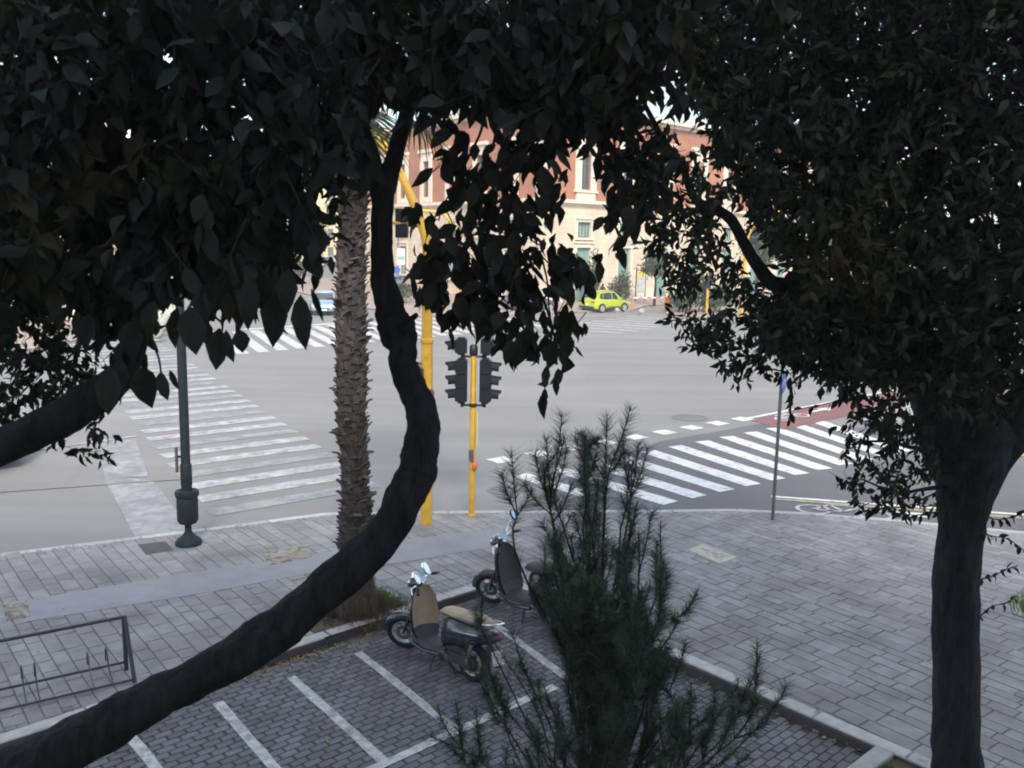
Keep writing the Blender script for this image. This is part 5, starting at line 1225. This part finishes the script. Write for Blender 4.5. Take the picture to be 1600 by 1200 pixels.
# ------------------------------------------------------------------ young pine in front of the scooters
pn = thing('young_pine', (.62, 5.5, .1), 0, 'young pine with soft blue green needle tufts in front of the parked scooters', 'pine')
NV = []; BR = MB()
def needles(path, n, ln, start=.15, fwd=.72):
    Q = smooth_path(path, 6); m_ = len(Q)
    t = start+(1-start)*rng.random(n); f = t*(m_-1.001); i = f.astype(int); fr = (f-i)[:, None]; Q = np.array(Q)
    p = Q[i]*(1-fr)+Q[i+1]*fr; ax = unit(Q[i+1]-Q[i]); rd = unit(np.cross(ax, rng.normal(0, 1, (n, 3))))
    d = unit(ax*fwd+rd*rng.uniform(.4, 1.25, n)[:, None]+np.array([0, 0, .10])+rng.normal(0, .12, (n, 3))); l = ln*rng.uniform(.6, 1.15, n)
    sd = unit(np.cross(d, rng.normal(0, 1, (n, 3))))*.0017; tip = p+d*l[:, None]+np.array([0, 0, -1.])*(l*.14)[:, None]
    NV.append(np.stack([p-sd, p+sd, tip], 1))
ptop = D(930, 705, 5.5); pbase = np.array([.62, 5.5, .05])
def paxis(t): return pbase+(ptop-pbase)*t+np.array([.05*math.sin(t*5), .0, 0])
trunkp = [paxis(t) for t in np.linspace(0, 1, 9)]
ob('trunk', MB().tube(trunkp, list(np.linspace(.05, .008, 9)), 10, noise=.05), TWIG, pn, smooth=True)
def y_low(tip): return tip[1] < 1030
def pbranch(tip, d, t0, n, side=4, ln=.118, rad=.011):
    e = D(tip[0], tip[1], d); b_ = paxis(t0); mid = (b_+e)/2+np.array([0, 0, -.10*np.linalg.norm(e-b_)]); wob = .05*np.linalg.norm(e-b_); path = [b_, b_*.45+mid*.55+np.array([0, 0, -.02])+rng.normal(0, wob, 3), mid*.35+e*.65+rng.normal(0, wob, 3), e]
    BR.tube(smooth_path(path, 4), list(np.linspace(rad, .0028, 13)), 6, cap=False); needles(path, n, ln, .35 if y_low(tip) else .62)
    Q = smooth_path(path, 6); Ln = np.linalg.norm(e-b_)
    for k in range(side):
        f = random.uniform(.35, .92); q = Q[int(f*(len(Q)-1))]; dv = unit(unit(e-b_)*.9+rng.normal(0, .4, 3)+np.array([0, 0, .55])); l = random.uniform(.14, .28)*min(1.2, .5+Ln*.5)
        p2 = q+dv*l*.6; p3 = q+dv*l+np.array([0, 0, .05]); BR.tube([q, p2, p3], [.0045, .0035, .002], 4, cap=False); needles([q, p2, p3], int(n*.55), ln, .2)
ups = [(826, 752, 5.2, .52), (868, 690, 5.5, .62), (880, 668, 5.6, .66), (903, 702, 5.3, .62), (928, 655, 5.5, .8), (946, 682, 5.7, .7), (962, 694, 5.4, .68), (990, 706, 5.6, .62), (1008, 730, 5.8, .6), (1036, 800, 5.6, .52), (1046, 880, 5.4, .46), (850, 740, 5.8, .58), (920, 740, 5.0, .6), (972, 760, 5.1, .58), (890, 790, 5.1, .52), (1000, 820, 5.2, .5), (838, 880, 5.4, .42), (860, 830, 5.2, .5), (945, 820, 5.0, .52), (1040, 950, 5.2, .4), (905, 860, 4.9, .46), (980, 890, 5.0, .44), (1020, 900, 5.9, .46), (870, 910, 6.0, .42), (930, 720, 6.0, .62), (960, 960, 4.9, .38), (1010, 990, 5.0, .36), (900, 950, 4.9, .38), (1045, 1020, 5.3, .34), (880, 1000, 5.0, .34)]
for x, y, d, t0 in ups: pbranch((945+(x-945)*.96, y+(30 if 890 < x < 960 else 14)), d, t0-.03, 360, 4)
lows = [(672, 1150, 4.8, .22), (706, 1168, 4.7, .2), (742, 968, 5.0, .36), (722, 1000, 4.9, .34), (762, 1046, 4.9, .3), (812, 1036, 5.1, .3), (792, 1096, 4.9, .26), (852, 1080, 5.0, .28), (770, 1000, 4.8, .3), (1086, 1092, 5.0, .28), (1110, 1110, 5.2, .27), (1168, 1068, 5.1, .3), (1186, 1052, 5.2, .31), (1214, 1100, 5.1, .28), (1140, 1130, 4.9, .24), (1060, 1120, 4.8, .26), (840, 1150, 4.7, .2), (900, 1150, 4.7, .2), (980, 1120, 4.7, .22), (1040, 1180, 4.7, .18), (760, 1180, 4.6, .17), (930, 1060, 4.9, .3), (1000, 1060, 4.9, .3)]
for x, y, d, t0 in lows: pbranch((x, y), d, t0, 280, 4, .105, .007)
for k in range(30):
    a = random.random()*6.283; r_ = math.sqrt(random.random()); x = 958+96*r_*math.cos(a); y = 975+140*r_*math.sin(a)
    if y < 880: x = 945+(x-945)*.7
    pbranch((x, y), random.uniform(4.7, 6.1), max(.14, min(.6, 1.0-(y-560)/800+random.uniform(-.05, .05))), 420, 4, .10, .008)
for k in range(16):
    x = random.uniform(860, 1120); y = random.uniform(1080, 1190); pbranch((x, y), random.uniform(4.6, 5.6), random.uniform(.14, .24), 320, 3, .095, .007)
needles(trunkp[4:]+[ptop+np.array([.01, 0, .06])], 900, .11, .1)
ob('branch', BR, TWIG, pn)
NVa = np.concatenate(NV).reshape(-1, 3); nn_ = len(NVa)//3
nd = finish('needles', arrays_mesh('needles', NVa, [np.arange(3*nn_).reshape(-1, 3)], np.repeat(rng.random(nn_), 3)), NEEDLE, pn, kind='stuff')

# ------------------------------------------------------------------ far greenery
def far_tree(loc, h, cr, ch, label, cat='tree', trunk=True, n=1200, leaf=.22, mt=FARLEAF, group=None, zlow=None):
    t = thing('street_tree' if trunk else 'shrub', loc, 0, label, cat, group); z0 = h-ch if zlow is None else zlow
    if trunk:
        tk = MB().tube([(0, 0, 0), (.05, 0, h*.35), (-.05, .05, h*.7)], [.16*h/6, .11*h/6, .05*h/6], 8)
        for k in range(5):
            a = k*1.3; tk.tube([(0, 0, z0+.1*k), (cr*.6*math.cos(a), cr*.6*math.sin(a), z0+ch*(.4+.1*k))], [.06*h/6, .02], 5)
        ob('trunk', tk, BARK2, t, world=False)
    m = 14; cen = unit(rng.normal(0, 1, (m, 3)))*rng.uniform(.3, .75, (m, 1)); k = rng.integers(0, m, n)
    p = cen[k]+rng.normal(0, .2, (n, 3)); q = np.stack([p[:, 0]*cr, p[:, 1]*cr, z0+ch/2+p[:, 2]*ch/2], 1); q[:, 2] = np.maximum(q[:, 2], .05)
    l = leaf*rng.uniform(.6, 1.4, n); o = (np.arange(n)*10)[:, None, None]
    me = arrays_mesh('crown', leaf_arrays(q, rng.normal(0, 1, (n, 3)), rng.normal(0, 1, (n, 3)), l, l*.5), [(LF4[None]+o).reshape(-1, 4), (LF3[None]+o).reshape(-1, 3)], np.repeat(rng.random(n), 10))
    finish('crown', me, mt, t, world=False); return t
OLIVE = mat('olive foliage', (.085, .10, .055), .65, .2, 3., attr=.4, trans=((.1, .12, .04), .2))
g_ = G(971, 484, .13); far_tree((g_[0], g_[1]+1, .13), 2.9, 1.05, 2.7, 'olive green bush behind the bonnet of the lime yellow hatchback', 'shrub', False, 1500, .2, OLIVE, zlow=.1)
g_ = G(925, 474, .13); far_tree((g_[0], g_[1], .13), 4.4, .9, 4.2, 'tall narrow shrub climbing beside a sea green door', 'shrub', False, 1400, .24, zlow=.1)
g_ = G(1022, 478, .13); far_tree((g_[0], g_[1], .13), 4.9, 1.5, 2.9, 'small round street tree behind the boom barrier', 'tree', True, 1500, .22)
for (px, py, h, cr, lb) in ((1070, 489, 2.4, 1.3, 'low'), (1092, 488, 3.2, 1.5, 'taller'), (1118, 489, 2.2, 1.5, 'right hand')):
    g_ = G(px, py, .13); far_tree((g_[0], g_[1]+1, .1), h, cr, h*.98, '%s dark shrub in the bed right of the orange barrier' % lb, 'shrub', False, 1500, .2, zlow=.05)
for i, (px, py, h, lb) in enumerate(((1180, 478, 7.5, 'street tree left of the brick wing end, seen through the right crown'), (1290, 474, 7., 'street tree by the brick wing, seen beneath the right crown'), (1400, 474, 7.5, 'street tree far right beyond the junction'))):
    g_ = G(px, py, .13); far_tree((g_[0], g_[1], .1), h, 2.4, h*.6, lb, n=2200, leaf=.3)
for (X, Y, h, lb) in ((-23, 95, 7.5, 'nearest boulevard tree behind the palm'), (-27.5, 118, 8, 'second boulevard tree, before the cream block'), (-31, 140, 8, 'third boulevard tree, beyond the parked cars'), (-35.5, 165, 8.5, 'farthest boulevard tree, below the yellow block'), (-11.2, 98, 7.0, 'dark tree between the curved trunk and the brick wall'), (-33, 80, 7.5, 'tree on the left pavement before the pale block'), (-42, 76, 8, 'left pavement tree near the kiosk')):
    far_tree((X, Y, 0), h, 2.6, h*.62, lb, n=1800, leaf=.34, group='trees along the boulevard')
g_ = G(622, 476, .13); far_tree((g_[0], g_[1]+2, .1), 1.7, 1.6, 1.6, 'clipped green hedge bush beneath the bus stop style sign', 'shrub', False, 900, .2, zlow=.05)

# ------------------------------------------------------------------ litter along the kerb
P_ = []; 
for i in range(700):
    a = random.uniform(1.2, 6.5); off = abs(random.gauss(0, .13)); c = np.array(CN)+LK*a+np.array([-LK[1], LK[0]])*off*1.0
    P_.append((c[0], c[1], .03))
for i in range(160):
    x, y = rng.uniform(-5, 3), rng.uniform(7, 13)
    if inpoly((x, y), PARK): P_.append((x, y, .028))
for i in range(120):
    c = EC-RK*random.uniform(0, 4)+np.array([RK[1], -RK[0]])*abs(random.gauss(0, .1)); 
    if inpoly(c, PARK): P_.append((c[0], c[1], .03))
for i in range(260):
    x, y = rng.uniform(-8, 9), rng.uniform(8.5, 16.5)
    if inpoly((x, y), WALK): P_.append((x, y, SW+.008))
P_ = np.array(P_); n = len(P_); l = rng.uniform(.025, .06, n)
a = rng.normal(0, 1, (n, 3))*[1, 1, .15]
lt = leaves_object('fallen_leaves', P_, unit(a), unit(rng.normal(0, .25, (n, 3))+[0, 0, 1]), l, l*.5, DRYLEAF, None)
tag(lt, 'dry fallen leaves gathered along the kerbs and scattered on the paving', 'leaves')

# ------------------------------------------------------------------ scooters
def make_scooter(loc, heading, lean, steer, paint, inner, seatm, label, tall=False, tailbox=False):
    t = thing('motor_scooter', loc, heading, label, 'scooter', 'scooters in the parking bay'); t.rotation_euler = (lean, 0, heading)
    My = Matrix.Rotation(R(90), 3, 'X'); wr = .24
    piv = Vector((.44, 0, .55)); ST = Matrix.Translation(piv) @ Matrix.Rotation(steer, 4, Vector((-.38, 0, 1)).normalized()) @ Matrix.Translation(-piv)
    def steered(mb): mb.v = [tuple(ST @ Vector(v)) for v in mb.v]; return mb
    def wheel(x, st, nm):
        f = steered if st else (lambda m: m)
        ty = MB().lathe([(wr*.66, -.045), (wr*.86, -.055), (wr*.97, -.035), (wr, 0), (wr*.97, .035), (wr*.86, .055), (wr*.66, .045)], 26, (x, 0, wr), My, ring=True)
        wo = ob(nm, f(ty), RUBBER, t, smooth=True, world=False)
        rm = MB().lathe([(wr*.58, -.04), (wr*.68, -.045), (wr*.68, .045), (wr*.58, .04)], 24, (x, 0, wr), My, ring=True).lathe([(.001, -.05), (.045, -.05), (.045, .05), (.001, .05)], 12, (x, 0, wr), My)
        for j in range(5):
            a = 2*math.pi*j/5+.3
            for s in (-1, 1): rm.box((x+math.cos(a)*wr*.36, s*.028, wr+math.sin(a)*wr*.36), (wr*.52, .016, .036), m=Matrix.Rotation(-a, 3, 'Y'))
        ob('rim', f(rm), ALLOY, wo, smooth=True, world=False, angle=R(35))
        dk_ = MB().lathe([(.05, .0), (.10, .0), (.10, .006), (.05, .006)], 18, (x, .052, wr), My, ring=True); ob('brake_disc', f(dk_), GREYM, wo, world=False)
    wheel(.62, True, 'front_wheel'); wheel(-.60, False, 'rear_wheel')
    fe = MB(); rings = []
    for k in range(11):
        a = R(0+125*k/10); w = .085-.02*abs(k-5)/5; c = Vector((.62+.255*math.cos(a), 0, wr+.255*math.sin(a))); o_ = Vector((math.cos(a), 0, math.sin(a)))
        rings.append([tuple(c+Vector((0, y, 0))+o_*h) for y, h in ((-w, -.05), (-w*.95, .005), (-w*.5, .03), (0, .038), (w*.5, .03), (w*.95, .005), (w, -.05), (w*.5, .012), (0, .018), (-w*.5, .012))])
    ob('front_fender', steered(fe.loft(rings)), paint, t, smooth=True, world=False, angle=R(60))
    fk = MB()
    for s in (-1, 1): fk.tube([(.62, s*.075, wr), (.56, s*.075, .42), (.50, s*.05, .58)], .017, 8)
    ob('fork', steered(fk), DPLAST, t, smooth=True, world=False)
    # leg shield, curved round the knees: painted outside, inner panel towards the rider
    prof = [(.30, .26, .13), (.33, .32, .19), (.37, .42, .215), (.40, .55, .225), (.425, .68, .215), (.445, .80, .185), (.455, .88, .13), (.455, .93, .08)]
    def shield(off, shrink, th):
        rg = []
        for x, z, w in prof:
            w *= shrink; fr = []; bk = []
            for j in range(9):
                u_ = -1+2*j/8; bx = x+off-.085*u_*u_*(w/.22)
                fr.append((bx+th, w*u_, z)); bk.append((bx, w*u_, z))
            rg.append(fr+bk[::-1])
        return MB().loft(rg)
    ls = ob('leg_shield', shield(.0, 1.0, .035), paint, t, smooth=True, world=False, angle=R(50))
    ob('inner_panel', shield(-.030, .90, .028), inner, t, smooth=True, world=False, angle=R(50))
    ob('lower_apron', MB().loft([[(x-.045-.085*u_*u_*(w/.22)*.85, .93*w*u_, z) for u_ in (-1, -.6, -.2, .2, .6, 1)]+[(x-.03-.085*u_*u_*(w/.22)*.85, .93*w*u_, z) for u_ in (1, .6, .2, -.2, -.6, -1)] for x, z, w in prof[:3]]), DPLAST, t, smooth=True, world=False, angle=R(50))
    ob('glove_box_seam', MB().tube([(.345, -.17, .50), (.372, -.08, .475), (.378, 0, .47), (.372, .08, .475), (.345, .17, .50)], .006, 5), BLACK, ls, world=False)
    kn = MB(); kn.loft([[(x, s_*w, z+dz) for s_, dz in ((-1, 0), (-.8, .05), (0, .07), (.8, .05), (1, 0), (0, -.03))] for x, w, z in ((.37, .15, .26), (.28, .17, .24), (.1, .175, .235), (-.1, .165, .24), (-.2, .12, .26))])
    ob('floorboard', kn, DPLAST, t, smooth=True, world=False, angle=R(40))
    sk = MB(); 
    for s in (-1, 1): sk.tube([(.33, s*.155, .21), (.1, s*.165, .18), (-.18, s*.15, .22)], .03, 8)
    ob('side_skirt', sk, paint, t, smooth=True, world=False)
    # rear body
    def rring(x, w, zl, zh): 
        m_ = (zl+zh)/2
        return [(x, -w*.55, zl), (x, -w*.95, zl+(m_-zl)*.5), (x, -w, m_), (x, -w*.86, zh-.03), (x, -w*.5, zh), (x, 0, zh+.01), (x, w*.5, zh), (x, w*.86, zh-.03), (x, w, m_), (x, w*.95, zl+(m_-zl)*.5), (x, w*.55, zl), (x, 0, zl-.01)]
    rbd = MB().loft([rring(*a) for a in ((-.10, .10, .30, .62), (-.14, .13, .30, .70), (-.28, .165, .36, .735), (-.48, .18, .44, .74), (-.68, .165, .50, .74), (-.84, .115, .56, .735), (-.92, .05, .62, .71))])
    rbo = ob('rear_body', rbd, paint, t, smooth=True, world=False, angle=R(60))
    for s in (-1, 1): ob('trim_strip', MB().tube([(-.36, s*.176, .60), (-.55, s*.184, .63), (-.75, s*.152, .66)], .007, 6), CHROME, rbo, world=False)
    se = MB()
    def sring(x, w, zl, zh): return [(x, -w*.8, zl), (x, -w, zl+(zh-zl)*.4), (x, -w*.86, zh-.025), (x, -w*.45, zh), (x, 0, zh+.008), (x, w*.45, zh), (x, w*.86, zh-.025), (x, w, zl+(zh-zl)*.4), (x, w*.8, zl), (x, 0, zl)]
    se.loft([sring(*a) for a in ((.00, .05, .715, .735), (-.03, .09, .71, .765), (-.10, .125, .715, .80), (-.24, .155, .725, .815), (-.36, .16, .73, .815), (-.44, .155, .735, .845), (-.60, .145, .735, .85), (-.74, .12, .735, .83), (-.80, .07, .735, .78))])
    ob('seat', se, seatm, t, smooth=True, world=False, angle=R(70))
    rk_ = MB(); rk_.tube([(-.62, .13, .76), (-.84, .12, .82), (-.93, .06, .84), (-.93, -.06, .84), (-.84, -.12, .82), (-.62, -.13, .76)], .011, 8); ob('grab_rail', rk_, CHROME, t, smooth=True, world=False)
    ob('tail_light', MB().ball((-.93, 0, .66), (.03, .07, .04), 10, 6), mat('scooter tail lamp', (.14, .01, .012), .2, .05, 4.), t, smooth=True, world=False)
    ob('rear_fender', MB().tube([(-.80, 0, .52), (-.90, 0, .40), (-.96, 0, .30)], [.05, .045, .03], 8), DPLAST, t, smooth=True, world=False)
    ob('number_plate', MB().box((-.955, 0, .42), (.012, .17, .17), m=Matrix.Rotation(R(20), 3, 'Y')), mat('scooter plate', (.55, .55, .53), .5, .06, 5.), t, world=False)
    en = MB(); en.box((-.38, .0, .30), (.40, .16, .17)); en.box((-.50, .10, .25), (.44, .06, .13)); en.lathe([(.001, -.03), (.08, -.03), (.08, .03), (.001, .03)], 14, (-.60, .115, .25), My); ob('engine', en, DPLAST, t, world=False)
    mf = MB().tube([(-.28, -.12, .24), (-.45, -.15, .25), (-.82, -.17, .34)], [.035, .06, .055], 12); ob('muffler', mf, GREYM, t, smooth=True, world=False)
    sh = MB(); sh.tube([(-.60, .12, .25), (-.66, .14, .52)], .028, 10); ob('shock_absorber', sh, CHROME, t, smooth=True, world=False)
    ob('kick_stand', MB().tube([(-.05, .10, .22), (-.10, .21, .02), (-.13, .22, .0)], .011, 7), BLACK, t, smooth=True, world=False)
    cs_ = MB(); cs_.tube([(-.28, .10, .20), (-.42, .12, .05), (-.44, -.12, .05), (-.28, -.10, .20)], .012, 7); ob('centre_stand', cs_, BLACK, t, smooth=True, world=False)
    # handlebar group
    hb = MB(); hb.tube([(.30, .33, .99), (.38, .22, 1.02), (.44, .08, .98), (.44, -.08, .98), (.38, -.22, 1.02), (.30, -.33, .99)], .013, 8); hbo = ob('handlebar', steered(hb), CHROME, t, smooth=True, world=False)
    for s in (-1, 1):
        ob('grip', steered(MB().tube([(.355, s*.235, 1.015), (.30, s*.35, .985)], .019, 10)), RUBBER, hbo, smooth=True, world=False)
        ob('brake_lever', steered(MB().tube([(.40, s*.20, 1.02), (.42, s*.27, 1.0), (.37, s*.36, .97)], .007, 6)), CHROME, hbo, smooth=True, world=False)
        if tall and s > 0: continue
        mc = (.36, s*.30, 1.24) if tall else (.40, s*.155, 1.12)
        ms_ = steered(MB().tube([(.40, s*.12, 1.01), (.41, (s*.12+mc[1])/2, mc[2]-.08), (mc[0]+.01, mc[1], mc[2]-.05)], .007, 6)); mo = ob('mirror', ms_, CHROME, t, smooth=True, world=False)
        Mm = Matrix.Rotation(R(-62), 3, 'Y'); big_ = 1.0 if tall else 1.25
        Q_ = [(.075*big_*math.cos(a), .055*big_*math.sin(a)) for a in [2*math.pi*k/8+.39 for k in range(8)]]
        sh_ = MB(); vs = [Vector(mc)+Mm @ Vector((p, q, z)) for z in (-.012, .012) for p, q in Q_]; sh_.add(vs, [tuple(range(7, -1, -1)), tuple(range(8, 16))]+[(k, (k+1) % 8, 8+(k+1) % 8, 8+k) for k in range(8)])
        ob('mirror_shell', steered(sh_), CHROME if not tall else DPLAST, mo, world=False)
        gl = MB(); gl.add([Vector(mc)+Mm @ Vector((p*.84, q*.84, .0135)) for p, q in Q_], [tuple(range(8))]); ob('mirror_glass', steered(gl), MIRROR, mo, world=False)
    hd = MB().ball((.46, 0, .985), (.085, .125, .075), 14, 8); ob('headset', steered(hd), paint, t, smooth=True, world=False)
    hl = MB().lathe([(.001, 0), (.07, 0), (.078, .01), (.07, .03), (.001, .045)], 18, (.52, 0, .97), Matrix.Rotation(R(82), 3, 'Y')); ob('headlight', steered(hl), CHROME, t, smooth=True, world=False)
    sp_ = MB().lathe([(.001, 0), (.075, 0), (.082, .012), (.07, .022)], 16, (.405, 0, 1.04), Matrix.Rotation(R(-38), 3, 'Y')); spo = ob('speedometer', steered(sp_), CHROME, t, smooth=True, world=False)
    ob('dial', steered(MB().lathe([(.001, .023), (.068, .023), (.068, .0235), (.001, .0235)], 16, (.405, 0, 1.04), Matrix.Rotation(R(-38), 3, 'Y'))), mat('dial glass', (.35, .5, .62), .08, .08, 20.), spo, world=False)
    if tailbox:
        ob('top_box', MB().loft([[(x, y*w, z) for y, z in ((-1, .84), (-1, 1.02), (-.7, 1.10), (.7, 1.10), (1, 1.02), (1, .84))] for x, w in ((-.62, .15), (-.66, .19), (-.98, .19), (-1.02, .15))]), mat('pale top box', (.4, .45, .48), .35, .08, 6.), t, smooth=True, world=False, angle=R(30))
    return t
h1 = np.array([-.72, .69]); h1 /= np.linalg.norm(h1); hdg = math.atan2(h1[1], h1[0]); f1 = np.array(xy(634, 1014)); c1 = f1-h1*.62
sc1 = make_scooter((c1[0], c1[1], .016), hdg, R(8), R(30), SCB, BEIGE, BEIGE, 'dark blue scooter with beige seat and beige inner shield, front wheel by the kerb'); sc1.scale = (1.04, 1.04, .95)
h2 = np.array([-.74, .67]); h2a = math.atan2(h2[1], h2[0]); f2 = np.array(xy(771, 944)); c2 = f2-h2*.66
sc2 = make_scooter((c2[0], c2[1], .016), h2a, R(-2), R(20), SCBR, DPLAST, mat('black seat', (.02, .02, .022), .5, .1, 9.), 'plum and black scooter behind the young pine at the corner of the bay', tall=True, tailbox=True); sc2.scale = (1.08, 1.08, 1.04)

# ------------------------------------------------------------------ thin city haze
hz, t_, b_ = _new('haze air'); t_.nodes.remove(b_); pv = t_.nodes.new('ShaderNodeVolumePrincipled'); pv.inputs['Color'].default_value = (.97, .96, .95, 1); pv.inputs['Density'].default_value = .0016; pv.inputs['Anisotropy'].default_value = .2
t_.links.new(pv.outputs[0], t_.nodes['Material Output'].inputs['Volume'])
ob('haze', MB().box((0, 420, 14), (1500, 1000, 30)), hz, kind='stuff')
